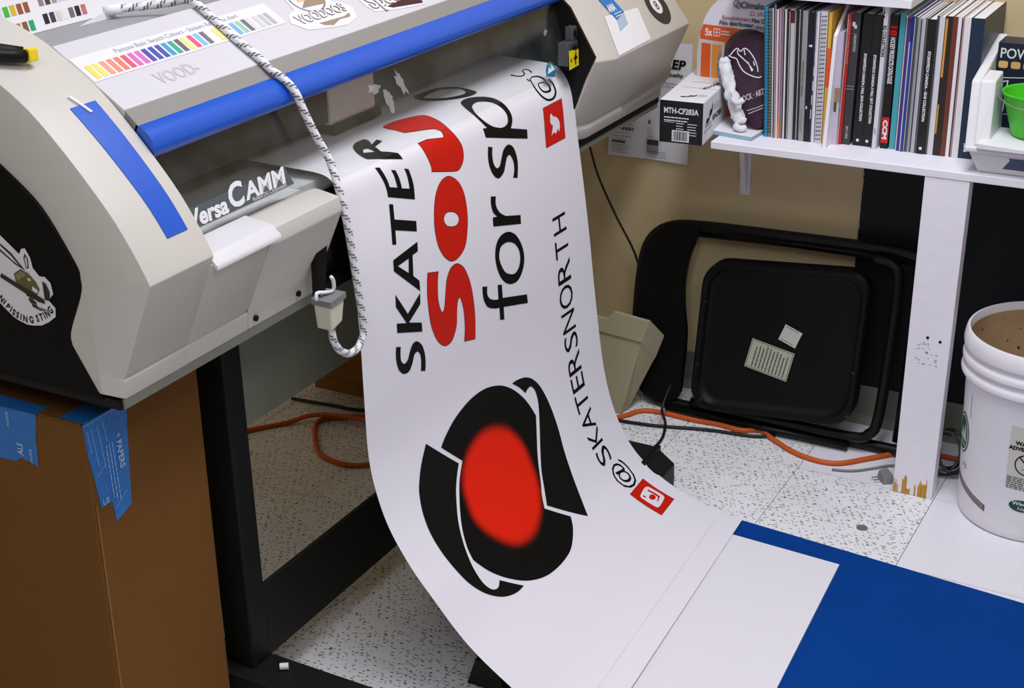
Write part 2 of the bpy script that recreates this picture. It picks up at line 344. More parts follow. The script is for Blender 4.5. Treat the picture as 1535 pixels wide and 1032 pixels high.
# inside: deck, back wall, black trough under the sheet, print carriage
MB().prism([(-1.305,.926),(-1.33,1.05),(-1.345,1.075),(-1.72,1.075),(-1.72,.926)],'y',1.4022,1.4043).obj('added_left_liner',BLACK,pr)  # added black sheet that cuts light bouncing off the left inner side
MB().box(-1.428,-1.424,1.406,2.569,.962,1.138).obj('added_light_baffle',M('dark_inner',(26,26,24),.6),pr)  # added dark plate that blocks light from reaching deep behind the window
MB().box(-1.345,-1.301,1.404,1.714,.905,.924).obj('platen_lip',M('platen_white',(238,238,240),.45,.4,var=(40,.08)),pr)
MB().box(-1.70,-1.335,1.403,2.571,.900,.921).obj('platen',M('platen_grey',(206,206,206),.45,.4,var=(40,.12)),pr)
MB().box(-1.72,-1.70,1.403,2.571,.92,1.17).obj('inner_back',M('dark_inner',(26,26,24),.6),pr)
MB().box(-1.42,-1.318,1.716,2.60,.775,.899).obj('paper_trough',BLACK,pr)
MB().box(-1.335,-1.30,1.716,1.752,.80,.905).obj('trough_end',BLACK,pr)
cg=MB().box(-1.56,-1.42,1.935,2.07,.955,1.04).bevel(.006).obj('print_carriage',M('carriage_white',(214,206,204),.5),pr)
MB().box(-1.55,-1.415,1.940,2.078,.9405,.956).obj('carriage_foot',BLACK,cg)
MB().tube([(-1.60,1.405,1.06),(-1.60,2.57,1.06)],.012,12).obj('carriage_rail',M('rail_steel',(90,90,88),.3,.5,.8),pr,smooth=True)
MB().box(-1.66,-1.62,1.405,2.57,1.00,1.05).obj('rail_beam',M('dark_inner',(26,26,24)),pr)
# lid, bar, window
LF=Vector((-1.358,0,1.118)); LB=Vector((-1.471,0,1.191)); ld=(LB-LF).normalized()
lid=MB().prism([(-1.358,1.118),(-1.471,1.191),(-1.474,1.178),(-1.362,1.094)],'y',1.4035,2.571).bevel(.0018).obj('lid',M('lid_white',(204,201,206),.4,.35),pr)
MB().prism([(-1.3565,1.1165),(-1.3375,1.099),(-1.345,1.085),(-1.362,1.094)],'y',1.4035,2.571).obj('lid_edge',STRIP,pr)
for y in (1.69,):
    MB().box(-1.3505,-1.3475,y-.0012,y+.0012,1.098,1.112).obj('lid_seam',BLACK,pr)
bar=[(-1.341,1.100),(-1.331,1.0965),(-1.3215,1.089),(-1.315,1.079),(-1.313,1.069),(-1.316,1.060),(-1.324,1.056),(-1.338,1.058),(-1.348,1.085)]
MB().prism(bar,'y',1.4035,2.571).obj('blue_bar',BLUE,pr,smooth=50)
WF=Vector((-1.330,0,1.060)); WB=Vector((-1.297,0,.925)); wd=(WB-WF).normalized()
nw=Vector((-wd.z,0,wd.x))
wq=[WF,WB,WB-nw*.003,WF-nw*.003]
win=MB().prism([(p.x,p.z) for p in wq],'y',1.4045,2.562).obj('front_window',WIN,pr)
MB().box(-1.478,-1.472,1.404,2.571,1.10,1.188).obj('rear_step',GREYTOP,pr)
MB().prism([(-1.472,1.178),(-1.78,1.178),(-1.80,1.16),(-1.80,.80),(-1.72,.80),(-1.72,1.165),(-1.472,1.165)],'y',1.4035,2.571).obj('rear_cover',GREYTOP,pr)
def WFr(y,s): p=WF+wd*s; return frame((p.x,y,p.z),(0,1,0),-wd)
def LFr(y,s): p=LF+ld*s; return frame((p.x,y,p.z),(0,1,0),ld)
# latch and warning label
lt=MB().box(-1.305,-1.282,2.530,2.5725,.940,.985).box(-1.300,-1.284,2.552,2.573,.985,1.012).bevel(.002).obj('latch_bracket',M('latch_grey',(92,96,98),.4,.5,.5),pr)
MB().tube([(-1.284,2.562,1.000),(-1.278,2.562,1.000)],.006,12).obj('latch_screw',BLACK,lt)
MB().tube([(-1.283,2.553,.974),(-1.276,2.553,.974)],.005,12).obj('latch_screw',BLACK,lt)
WL=frame((-1.2795,0,0),(0,1,0),(0,0,1)); WT=Matrix.Translation((0,1.067,0))
wl=patch(pr,'warning_label',[[(2.528,.934),(2.569,.936),(2.568,.968),(2.526,.972)]],WL,M('label_yellow',(236,212,24),.4),.001)
patch(wl,'symbol',[[(2.541,-.111),(2.546,-.111),(2.543,-.119),(2.550,-.117),(2.549,-.123),(2.543,-.124),(2.544,-.134),(2.540,-.134),(2.5385,-.124),(2.533,-.121),(2.537,-.117)]],WL@WT@Matrix.Translation((.013,.007,0)),INK,.0014)
patch(wl,'hazard_mark',[[(2.519,-.125),(2.528,-.125),(2.5235,-.116)],[(2.5215,-.1238),(2.5255,-.1238),(2.5235,-.1195)]],WL@WT@Matrix.Translation((.013,.007,0)),INK,.0014)
# name plate
pt=patch(pr,'name_plate',[[(1.398,-.116),(1.674,-.1155),(1.6625,-.0868),(1.405,-.0868)]],WFr(0,0),M('plate_slate',(82,92,97),.4,.35),.0012)
text(pt,'Versa',.033,WFr(1.440,.1130),SHEET,lift=.0018,bold=.0012,shear=.12,width=.083)
text(pt,'C',.046,WFr(1.527,.1105),SHEET,lift=.0018,bold=.0016,shear=.12,width=.034)
text(pt,'AMM',.033,WFr(1.5655,.1085),SHEET,lift=.0018,bold=.0011,shear=.12,width=.096)
text(pt,'Roland DG Corporation',.0080,WFr(1.577,.1142),SHEET,lift=.0018,width=.078)
ls=patch(pr,'round_sticker',[[(2.470,-.131),(2.500,-.139),(2.512,-.128),(2.508,-.115),(2.496,-.1075),(2.480,-.111),(2.472,-.120)]],WFr(0,0),M('sticker_teal',(22,112,150),.4),.001)
patch(ls,'mountain_mark',[[(2.476,-.128),(2.486,-.116),(2.492,-.122),(2.498,-.113),(2.507,-.125)]],WFr(0,0),SHEET,.0013)
patch(ls,'green_mark',[[(2.484,-.113),(2.496,-.110),(2.500,-.117),(2.492,-.120)]],WFr(0,0),M('sticker_green',(70,170,110),.4),.0012)
RES=tape_mat('tape_residue',(190,192,190),.42)
rr=random.Random(11)
for cy,s,rx,ry,a in ((1.925,.030,.020,.008,-10),(1.958,.055,.013,.022,15),(2.000,.038,.010,.026,25),(2.502,.052,.010,.006,20)):
    pts=[]
    for k in range(22):
        t=2*math.pi*k/22; r=rr.uniform(.55,1.15); x,y=rx*r*math.cos(t),ry*r*math.sin(t); ca,sa=math.cos(math.radians(a)),math.sin(math.radians(a)); pts.append((cy+x*ca-y*sa,-s+x*sa+y*ca))
    patch(pr,'tape_scrap',[pts],WFr(0,0),RES,.0009)
# stickers on the lid
sp=patch(pr,'swatch_strip',[rect(1.405,.0565,1.820,.105)],LFr(0,0),M('sticker_white',(222,220,225),.35,.4),.0006)
bars=[(236,204,58),(232,206,84),(230,140,104),(226,118,84),(222,100,84),(206,62,92),(206,84,156),(196,84,176),(58,48,150),(44,54,150),(44,58,150),(36,136,186),(24,148,118),(82,78,78),(236,216,100),(210,62,100),(104,176,206),(94,90,92),None,(232,218,92),(172,60,30),None,(96,160,206),(130,184,150),(92,90,92),(206,204,210),(192,190,196),(178,176,180),(164,162,168)]
nb=len(bars)
for i,c in enumerate(bars):
    if c is None: continue
    y=1.414+i*(1.808-1.414)/nb; patch(sp,'colour_bar',[rect(y,.0605,y+.0093,.0862)],LFr(0,0),M('swatch_%02x%02x%02x'%c,tuple(int(q*.86+34) for q in c),.5),.0010)  # bar colours washed towards white to imitate glare on the lid
text(sp,'Pantone Basic Swatch Colours - Stickers Reference chart',  .0115,LFr(1.482,.0925),M('pale_ink',(160,160,166),.6),lift=.001,width=.262)
text(pr,'VOOD-',.030,LFr(1.498,.020),M('ghost_grey',(186,183,189),.45),lift=.0005,width=.085,bold=.0006,name='faded_lettering')
vs=patch(pr,'team_sticker',[[(1.826,.052),(1.845,.030),(1.90,.020),(1.935,.016),(1.97,.025),(1.985,.045),(1.975,.062),(1.958,.070),(1.955,.095),(1.935,.118),(1.895,.118),(1.868,.10),(1.862,.075),(1.838,.068)]],LFr(0,0),M('sticker_white',(222,220,225)),.0007)
patch(vs,'emblem_ring',[circ(1.909,.088,.037,.030),circ(1.909,.088,.034,.027)],LFr(0,0),INKG,.0011)
patch(vs,'emblem_hut',[[(1.882,.074),(1.940,.070),(1.952,.083),(1.928,.092),(1.905,.088)]],LFr(0,0),M('sticker_brown',(150,130,112),.5),.0012)
patch(vs,'emblem_sun',[[(1.888,.087),(1.910,.087),(1.906,.096),(1.898,.101),(1.890,.096)]],LFr(0,0),M('sticker_gold',(230,190,110),.5),.0013)
text(vs,'VOODOOS',.026,LFr(1.845,.044),M('sticker_outline',(112,106,106),.5),lift=.0012,bold=.0014,width=.125)
text(vs,'VOODOOS',.026,LFr(1.8455,.0444),M('sticker_face',(236,232,236),.5),lift=.0015,bold=.0002,width=.124)
patch(vs,'drips',[[(1.880,.036),(1.945,.034),(1.965,.038),(1.958,.030),(1.93,.031),(1.905,.024),(1.888,.029)]],LFr(0,0),M('sticker_brown',(150,130,112)),.0011)
s2=patch(pr,'lettered_sticker',[[(2.016,.040),(2.022,.024),(2.06,.016),(2.11,.010),(2.155,.006),(2.16,.050),(2.14,.10),(2.02,.10)]],LFr(0,0),M('sticker_white',(222,220,225)),.0007)
text(s2,'Spooks',.046,LFr(2.025,.030),M('sticker_outline',(112,106,106)),lift=.0011,bold=.0022,width=.128)
text(s2,'Spooks',.046,LFr(2.0262,.0304),M('sticker_face',(236,232,236)),lift=.0014,bold=.0002,width=.126)
patch(s2,'dark_bar',[[(2.060,.026),(2.070,.020),(2.150,.010),(2.155,.020),(2.11,.030)]],LFr(0,0),M('sticker_maroon',(66,26,34),.5),.0016)
# stickers on the right cover
rd=Vector((-.607,0,.794))
RF=frame((-1.232,0,.937),(0,1,0),rd)
wn=patch(pr,'white_note',[[(2.656,.003),(2.816,.006),(2.842,.077),(2.695,.087)]],RF,SHEET,.0012)
bt=patch(pr,'blue_sticker',[[(2.731,.070),(2.778,.080),(2.765,.118),(2.712,.125)]],RF,M('sticker_blue',(30,120,196),.4),.0018)
text(bt,'AMA',.022,RF@Matrix.Translation((2.722,.090,0)),SHEET,lift=.0022,bold=.001,shear=.2,width=.034)
lines(bt,RF@Matrix.Translation((0,0,0)),2.735,2.770,.084,.006,2,.002,SHEET,lift=.0022)
patch(pr,'clear_tape',[[(2.715,.045),(2.765,.054),(2.777,.080),(2.731,.070)]],RF,tape_mat('tape_blueish',(150,190,220),.45),.0017)
eb=patch(pr,'ball_sticker',[circ(2.925,.062,.043)],RF,M('sticker_black',(38,32,34),.35),.0012)
patch(eb,'ball_disc',[circ(2.922,.066,.021)],RF,SHEET,.0016)
text(eb,'8',.030,RF@Matrix.Translation((2.914,.055,0)),INK,lift=.002)
rs=patch(pr,'red_sticker',[circ(2.83,.118,.013)],RF,RED,.0012)
# sticker on the black end panel: a generic striped insect over the curved lettering
EF=Matrix.Translation((0,1.2556,1.607))@Matrix.Scale(KE,4)@frame((0,0,-1.607),(1,0,0),(0,0,1))
ol=[(-1.60,.93),(-1.56,.985),(-1.477,.968),(-1.448,.947),(-1.443,.955),(-1.436,.957),(-1.429,.945),(-1.427,.931),(-1.417,.921),(-1.408,.922),(-1.399,.915),(-1.397,.900),(-1.407,.889),(-1.397,.880),(-1.3988,.8675),(-1.4126,.8573),(-1.4273,.8497),(-1.4437,.8466),(-1.4547,.846),(-1.4676,.8489),(-1.4778,.8528),(-1.4917,.8628),(-1.505,.8735),(-1.56,.92)]
sg=patch(pr,'insect_sticker',[ol],EF,SHEET,.0006)
OL=M('sticker_olive',(96,92,58),.5); DK=M('sticker_dark',(34,34,26),.5)
patch(sg,'wing',[[(-1.50,.969),(-1.462,.946),(-1.441,.925),(-1.458,.931),(-1.49,.950)],[(-1.494,.963),(-1.463,.942),(-1.450,.930),(-1.462,.936),(-1.487,.952)]],EF,DK,.001)
patch(sg,'wing',[[(-1.439,.928),(-1.441,.943),(-1.437,.950),(-1.433,.943),(-1.434,.930)],[(-1.438,.930),(-1.439,.942),(-1.437,.946),(-1.435,.942),(-1.436,.931)]],EF,DK,.001)
patch(sg,'insect_body',[[(-1.464,.917),(-1.450,.926),(-1.436,.922),(-1.425,.912),(-1.420,.902),(-1.427,.893),(-1.438,.893),(-1.444,.884),(-1.437,.875),(-1.425,.871),(-1.412,.8745),(-1.428,.876),(-1.434,.885),(-1.432,.892),(-1.450,.901),(-1.462,.905)]],EF,OL,.001)
patch(sg,'insect_eye',[circ(-1.4365,.9135,.0032,.0022)],EF,M('sticker_cream',(214,200,160),.5),.0013); patch(sg,'insect_jaw',[[(-1.432,.905),(-1.423,.9005),(-1.4265,.8955),(-1.434,.899)]],EF,SHEET,.0013); patch(sg,'insect_back',[[(-1.462,.915),(-1.450,.9235),(-1.440,.920),(-1.450,.914),(-1.458,.908)]],EF,M('sticker_sage',(138,130,88),.5),.0012)
for k in range(3): patch(sg,'stripe',[[(-1.446+.004*k,.893-.007*k),(-1.432+.002*k,.890-.007*k),(-1.432+.002*k,.887-.007*k),(-1.446+.004*k,.889-.007*k)]],EF,DK,.0014)
patch(sg,'stick',[[(-1.49,.908),(-1.487,.914),(-1.428,.894),(-1.414,.889),(-1.414,.883),(-1.425,.884)]],EF,DK,.0015)
patch(sg,'stick_blade',[[(-1.413,.889),(-1.404,.889),(-1.402,.902),(-1.407,.913),(-1.413,.915)]],EF,DK,.0015)
for ch,x,z,a in [('N',-1.4947,0.876,-50),('I',-1.4901,0.8716,-47),('P',-1.4849,0.8666,-42),('I',-1.4799,0.8633,-36),('S',-1.4754,0.86,-30),('S',-1.4693,0.8573,-25),('I',-1.4634,0.8555,-18),('N',-1.4558,0.8542,-10),('G',-1.4446,0.855,-2),('S',-1.4329,0.8591,8),('T',-1.4253,0.8623,14),('I',-1.4191,0.8656,20),('N',-1.4132,0.8695,28),('G',-1.4065,0.8758,40)]:
    text(sg,ch,.0135,EF@Matrix.Translation((x,z,0))@Matrix.Rotation(math.radians(a),4,'Z')@Matrix.Translation((0,-.0047,0)),INK,lift=.001,bold=.0005,sx=.8,align='CENTER')
# ------------------------------------------------------------------ hanging print
def arc(P):
    Q=catmull([Vector((a,0,b)) for a,b in P],24); s=[0]
    for a,b in zip(Q,Q[1:]): s.append(s[-1]+(b-a).length)
    return Q,s
QL,sL=arc([(-1.60,.942),(-1.45,.938),(-1.37,.936),(-1.335,.935),(-1.312,.931),(-1.298,.920),(-1.291,.900),(-1.286,.866),(-1.275,.79),(-1.27,.72),(-1.268,.65),(-1.268,.56),(-1.267,.463),(-1.258,.40),(-1.236,.332),(-1.2,.27),(-1.16,.22),(-1.088,.141),(-1.0,.078),(-.93,.037),(-.856,.0135)])
QR,sR=arc([(-1.60,.942),(-1.45,.937),(-1.37,.934),(-1.345,.932),(-1.328,.927),(-1.313,.914),(-1.302,.895),(-1.294,.865),(-1.2865,.80),(-1.2715,.69),(-1.258,.58),(-1.247,.474),(-1.231,.34),(-1.218,.266),(-1.201,.206),(-1.182,.163),(-1.158,.124),(-1.127,.092),(-1.071,.055),(-.995,.026),(-.900,.009)])
import bisect
def at_s(Q,s,t):
    t=min(max(t,0),s[-1]); i=min(max(bisect.bisect_right(s,t)-1,0),len(Q)-2); return Q[i].lerp(Q[i+1],(t-s[i])/max(s[i+1]-s[i],1e-9))
V0=.12015                                        # print coordinates start 120 mm before the modelled edge
VL=sR[-1]
def sheet_pt(u,v,lift=0):
    """u metres from the near edge, v metres along the feed"""
    def S(u,v):
        t=(v-V0)/VL; a=at_s(QL,sL,t*sL[-1]); b=at_s(QR,sR,t*sR[-1]); k=u/.809; p=a.lerp(b,k); return Vector((p.x,1.768+u,p.z))
    p=S(u,v)
    if lift:
        h=.004; dv=S(u,v+h)-S(u,v-h); du=S(u+h,v)-S(u-h,v); p=p+du.cross(dv).normalized()*(-lift if du.cross(dv).x<0 else lift)
    return p
ban=thing('printed_banner','long white vinyl print with black and red lettering hanging from the printer to the floor','banner',(-1.1,2.17,.02))
b=MB(); nu,nv=10,170
g,h=[[[b.bm.verts.new(sheet_pt(.809*i/nu,V0+VL*j/nv,l)) for j in range(nv+1)] for i in range(nu+1)] for l in (0,-.0004)]
for i in range(nu):
    for j in range(nv): b.bm.faces.new([g[i][j],g[i+1][j],g[i+1][j+1],g[i][j+1]]); b.bm.faces.new([h[i][j],h[i][j+1],h[i+1][j+1],h[i+1][j]])
for j in range(nv): b.bm.faces.new([g[0][j],g[0][j+1],h[0][j+1],h[0][j]]); b.bm.faces.new([g[nu][j+1],g[nu][j],h[nu][j],h[nu][j+1]])
for i in range(nu): b.bm.faces.new([g[i+1][0],g[i][0],h[i][0],h[i+1][0]]); b.bm.faces.new([g[i][nv],g[i+1][nv],h[i+1][nv],h[i][nv]])
b.obj('vinyl_sheet',PAPER,ban,smooth=45)
def print_on(name,conts,mat,lift=.0005,bold=0,step=.006,ustep=None,ink=None,parent=ban,me=None):
    me=me or poly_mesh(conts,bold); bm=bmesh.new(); bm.from_mesh(me); bpy.data.meshes.remove(me)
    vs=[v.co.y for v in bm.verts]; us=[v.co.x for v in bm.verts]
    k=math.ceil(min(vs)/step)
    while k*step<max(vs):
        bmesh.ops.bisect_plane(bm,geom=bm.verts[:]+bm.edges[:]+bm.faces[:],plane_co=(0,k*step,0),plane_no=(0,1,0)); k+=1
    if ustep:
        k=math.ceil(min(us)/ustep)
        while k*ustep<max(us):
            bmesh.ops.bisect_plane(bm,geom=bm.verts[:]+bm.edges[:]+bm.faces[:],plane_co=(k*ustep,0,0),plane_no=(1,0,0)); k+=1
    val=[ink(v.co.x,v.co.y) for v in bm.verts] if ink else None
    for v in bm.verts: v.co=sheet_pt(v.co.x,v.co.y,lift)
    bmesh.ops.triangulate(bm,faces=[f for f in bm.faces if len(f.verts)>4])
    me=bpy.data.meshes.new(name); bm.to_mesh(me); bm.free()
    if val:
        a=me.attributes.new('ink','FLOAT','POINT'); a.data.foreach_set('value',val)
    return link(name,me,mat,parent)
PRINT={'letter_S':('black',["977,7265 1112,7316 1103,7348 1095,7380 1091,7413 1088,7448 1087,7489 1088,7529 1096,7563 1116,7596 1147,7630 1182,7650 1219,7650 1260,7638 1292,7618 1315,7591 1336,7554 1357,7515 1379,7482 1408,7447 1442,7414 1478,7392 1515,7384 1560,7385 1605,7397 1652,7427 1700,7469 1738,7512 1762,7552 1782,7598 1798,7645 1809,7690 1817,7735 1820,7780 1820,7825 1818,7867 1814,7906 1808,7945 1799,7982 1790,8020 1657,7967 1666,7929 1675,7891 1681,7853 1685,7815 1685,7775 1683,7732 1677,7691 1667,7657 1647,7626 1616,7596 1584,7578 1551,7579 1517,7591 1490,7610 1473,7635 1458,7668 1442,7702 1422,7734 1397,7764 1368,7794 1337,7820 1303,7837 1255,7843 1198,7837 1145,7821 1097,7789 1052,7746 1017,7702 997,7662 981,7618 968,7573 959,7531 953,7491 952,7453 952,7416 954,7381 959,7341 967,7303"]),
'letter_K':('black',["1075,6375 1386,6822 1803,6594 1785,6786 1400,6984 1783,7123 1782,7287 1038,7038 1042,6873 1331,6969 1058,6588"]),
'letter_A':('black',["1892,5721 1871,5880 1699,5894 1655,6245 1821,6382 1815,6567 1105,5983 1123,5802","1574,5913 1238,5938 1527,6152"]),
'letter_T':('black',["1265,4901 1376,4935 1340,5178 1948,5380 1919,5552 1311,5351 1274,5582 1162,5548"]),
'letter_E':('black',["1111,4256 1226,4285 1240,4319 1256,4353 1273,4387 1289,4420 1308,4464 1326,4508 1342,4549 1352,4581 1359,4613 1365,4645 1578,4711 1572,4672 1566,4633 1559,4595 1553,4558 1547,4521 1538,4486 1527,4455 1513,4425 1497,4395 1613,4431 1631,4474 1649,4517 1665,4558 1676,4596 1684,4633 1690,4668 1694,4698 1696,4726 1698,4755 1917,4821 1918,4787 1919,4752 1918,4717 1916,4676 1912,4632 1904,4589 1893,4548 1879,4508 1864,4468 1981,4505 1995,4550 2009,4596 2022,4640 2032,4682 2039,4719 2044,4757 2047,4794 2047,4830 2043,4876 2036,4926 2026,4978 2016,5031 1269,4784 1272,4755 1274,4726 1273,4697 1268,4664 1261,4626 1251,4586 1239,4547 1222,4507 1203,4466 1185,4426 1167,4388 1151,4354 1136,4321 1122,4289"]),
'letter_R':('black',["1857,4200 1903,4320 1477,4206 1095,4079 1084,4046 1079,4010 1082,3972 1095,3933 1122,3881 1161,3825 1207,3768 1255,3715 1315,3658 1378,3608 1445,3570 1515,3540 1577,3519 1631,3510 1680,3510 1724,3512 1770,3511 1813,3513 1836,3529 1830,3570 1803,3627 1769,3679 1736,3715 1694,3752 1647,3790 1917,3711 1910,3828 1594,3892 1535,4048","1231,3915 1425,4005 1447,3846 1350,3822"]),
'letter_s_red':('red',["2095,6344 2422,6427 2403,6486 2385,6546 2370,6606 2358,6668 2349,6737 2342,6811 2340,6883 2344,6951 2357,7011 2379,7078 2404,7137 2429,7174 2463,7181 2498,7157 2522,7126 2542,7078 2560,7013 2579,6943 2598,6878 2615,6818 2631,6758 2650,6699 2675,6647 2707,6602 2746,6558 2791,6520 2837,6493 2898,6475 2972,6469 3047,6481 3104,6506 3165,6544 3220,6588 3262,6632 3308,6702 3352,6786 3390,6877 3421,6963 3445,7057 3464,7157 3477,7256 3487,7352 3493,7437 3496,7522 3495,7606 3491,7689 3483,7776 3472,7863 3459,7951 3446,8039 3093,7955 3109,7891 3124,7828 3136,7763 3144,7698 3149,7617 3150,7530 3148,7443 3140,7362 3125,7291 3104,7213 3079,7145 3055,7101 3020,7093 2984,7118 2959,7150 2942,7188 2927,7237 2915,7292 2903,7344 2893,7403 2886,7468 2875,7532 2854,7591 2821,7649 2780,7707 2732,7757 2682,7793 2634,7809 2574,7816 2510,7813 2450,7798 2393,7768 2336,7725 2283,7676 2242,7627 2196,7557 2152,7475 2113,7389 2082,7308 2060,7223 2046,7137 2036,7051 2030,6968 2025,6887 2024,6807 2026,6729 2032,6652 2042,6574 2057,6497 2075,6420"]),
'letter_o_red':('red',["3135,4936 3208,4962 3284,5003 3356,5052 3414,5103 3461,5161 3501,5226 3530,5294 3550,5360 3564,5442 3570,5533 3570,5625 3565,5712 3555,5790 3540,5866 3519,5940 3495,6011 3470,6078 3440,6145 3405,6207 3363,6260 3314,6298 3254,6332 3189,6359 3127,6378 3072,6388 3011,6392 2948,6388 2888,6375 2831,6351 2775,6316 2723,6276 2680,6235 2634,6183 2591,6122 2553,6059 2525,5998 2503,5928 2488,5853 2479,5777 2476,5704 2480,5630 2490,5556 2506,5483 2526,5412 2551,5341 2580,5270 2615,5202 2654,5142 2696,5093 2747,5045 2803,5002 2862,4970 2921,4949 2990,4934 3063,4928","2937,5505 3008,5517 3089,5541 3158,5569 3207,5601 3245,5637 3269,5674 3278,5712 3273,5749 3255,5780 3223,5802 3179,5817 3125,5820 3052,5810 2969,5789 2900,5763 2853,5732 2818,5696 2796,5660 2786,5623 2789,5585 2806,5554 2837,5530 2882,5511"]),
'letter_u_red':('red',["2503,4194 2775,4197 3246,4286 3259,4260 3272,4234 3280,4210 3282,4188 3279,4166 3269,4146 3245,4122 3214,4097 3182,4075 3153,4060 3119,4047 3084,4037 2973,4009 2833,3971 2678,3925 2525,3870 2522,3818 2523,3765 2528,3712 2535,3661 2539,3604 2541,3548 2547,3499 2558,3471 2576,3438 2598,3404 2649,3390 2698,3379 2742,3373 2794,3372 2853,3374 2913,3378 2968,3385 3051,3400 3146,3420 3242,3445 3327,3472 3401,3499 3472,3529 3531,3564 3567,3607 3571,3654 3557,3710 3538,3769 3522,3823 3510,3871 3502,3917 3496,3962 3492,4004 3490,4047 3490,4089 3494,4130 3503,4169 3519,4209 3542,4249 3568,4291 3596,4333 3627,4380 3659,4430 3689,4480 3712,4528 3724,4572 3729,4615 3728,4658 3723,4696 3712,4740 3691,4781 3660,4819 3618,4854 3567,4885 3514,4905 3467,4910 3412,4906 3357,4896 3225,4865 3055,4822 2862,4773 2660,4720 2665,4690 2667,4661 2663,4630 2651,4591 2635,4546 2617,4498 2601,4454 2585,4413 2568,4371 2551,4332 2538,4297 2524,4262 2512,4228"]),
'letter_f':('black',["3820,7167 3992,7220 3980,7259 3971,7298 3967,7335 3970,7369 3987,7407 4017,7447 4057,7483 4109,7513 4171,7540 4227,7561 4265,7574 4304,7583 4343,7591 4358,7314 4505,7358 4497,7616 5385,7852 5397,8030 4508,7800 4500,8048 4348,8001 4355,7761 4288,7746 4221,7729 4154,7706 4079,7675 4002,7638 3938,7594 3900,7551 3868,7502 3844,7451 3827,7403 3817,7347 3814,7289 3816,7228"]),
'letter_o':('black',["4939,6465 5008,6493 5077,6531 5141,6573 5194,6618 5246,6676 5294,6743 5335,6813 5366,6881 5388,6948 5401,7016 5406,7083 5401,7146 5383,7206 5355,7264 5320,7317 5280,7363 5237,7400 5187,7434 5129,7461 5068,7477 5001,7481 4925,7475 4847,7461 4775,7438 4708,7406 4642,7364 4583,7317 4534,7270 4488,7212 4449,7146 4415,7079 4390,7014 4371,6949 4358,6882 4353,6817 4356,6756 4367,6696 4387,6638 4415,6584 4449,6540 4489,6506 4539,6477 4596,6454 4656,6440 4721,6435 4793,6437 4868,6447","4911,6656 4980,6683 5051,6719 5111,6759 5162,6810 5205,6867 5235,6924 5248,6967 5254,7012 5254,7056 5248,7097 5235,7137 5215,7175 5190,7210 5162,7239 5121,7269 5069,7292 5014,7304 4957,7299 4893,7283 4831,7260 4769,7231 4708,7197 4659,7158 4622,7115 4586,7064 4555,7012 4531,6963 4514,6921 4501,6879 4495,6839 4496,6801 4506,6762 4524,6723 4548,6688 4575,6661 4616,6641 4670,6630 4727,6626 4786,6629 4848,6638"]),
'letter_r':('black',["4438,5650 4612,5698 4595,5735 4581,5772 4573,5810 4575,5848 4592,5902 4625,5957 4670,6010 4730,6057 4803,6102 4883,6145 5422,6283 5407,6451 4397,6204 4413,6037 4576,6069 4524,6028 4478,5986 4445,5945 4427,5904 4416,5859 4409,5814 4407,5774 4411,5731 4423,5690"]),
'letter_s':('black',["4581,4768 4728,4816 4712,4856 4697,4896 4688,4937 4683,4975 4680,5017 4681,5060 4688,5098 4707,5140 4737,5183 4772,5213 4813,5222 4859,5218 4895,5205 4924,5180 4951,5145 4978,5106 5005,5071 5037,5029 5070,4987 5111,4953 5164,4927 5228,4908 5291,4903 5352,4919 5411,4949 5457,4984 5487,5020 5512,5063 5531,5109 5546,5153 5557,5199 5563,5247 5564,5295 5559,5341 5546,5397 5526,5456 5503,5519 5477,5582 5317,5536 5350,5495 5378,5454 5398,5410 5408,5371 5413,5329 5413,5286 5406,5246 5384,5193 5350,5139 5313,5103 5273,5095 5230,5104 5196,5119 5166,5148 5139,5187 5111,5225 5087,5259 5062,5296 5034,5331 4999,5359 4939,5387 4866,5408 4799,5412 4740,5393 4685,5358 4643,5319 4613,5282 4586,5239 4563,5194 4547,5151 4534,5105 4527,5059 4524,5012 4526,4967 4533,4918 4546,4869 4563,4818"]),
'letter_p':('black',["4661,4445 4587,4368 4521,4294 4473,4226 4441,4164 4423,4115 4412,4063 4411,4010 4423,3958 4453,3897 4505,3826 4567,3765 4619,3733 4679,3707 4731,3693 4790,3689 4858,3690 4923,3698 4978,3712 5036,3737 5096,3772 5153,3810 5202,3848 5243,3882 5284,3918 5325,3954 5361,3991 5393,4027 5422,4065 5449,4104 5475,4143 5498,4185 5521,4228 5544,4272 5564,4316 5581,4359 5593,4403 5597,4446 5592,4488 5575,4529 5548,4568 5514,4606 5476,4643 6070,4806 6043,4975 4552,4596 4519,4425","5086,4544 5013,4522 4928,4493 4851,4460 4796,4429 4742,4394 4692,4358 4646,4321 4602,4281 4564,4238 4536,4196 4523,4154 4522,4116 4535,4073 4558,4032 4587,3996 4623,3971 4671,3950 4721,3934 4779,3924 4841,3920 4895,3924 4955,3939 5018,3962 5076,3989 5129,4017 5180,4048 5224,4083 5257,4114 5291,4147 5323,4182 5352,4217 5378,4252 5403,4289 5424,4326 5440,4361 5445,4405 5438,4449 5424,4486 5406,4511 5377,4532 5342,4548 5301,4557 5253,4561 5207,4562 5167,4559 5126,4553"]),
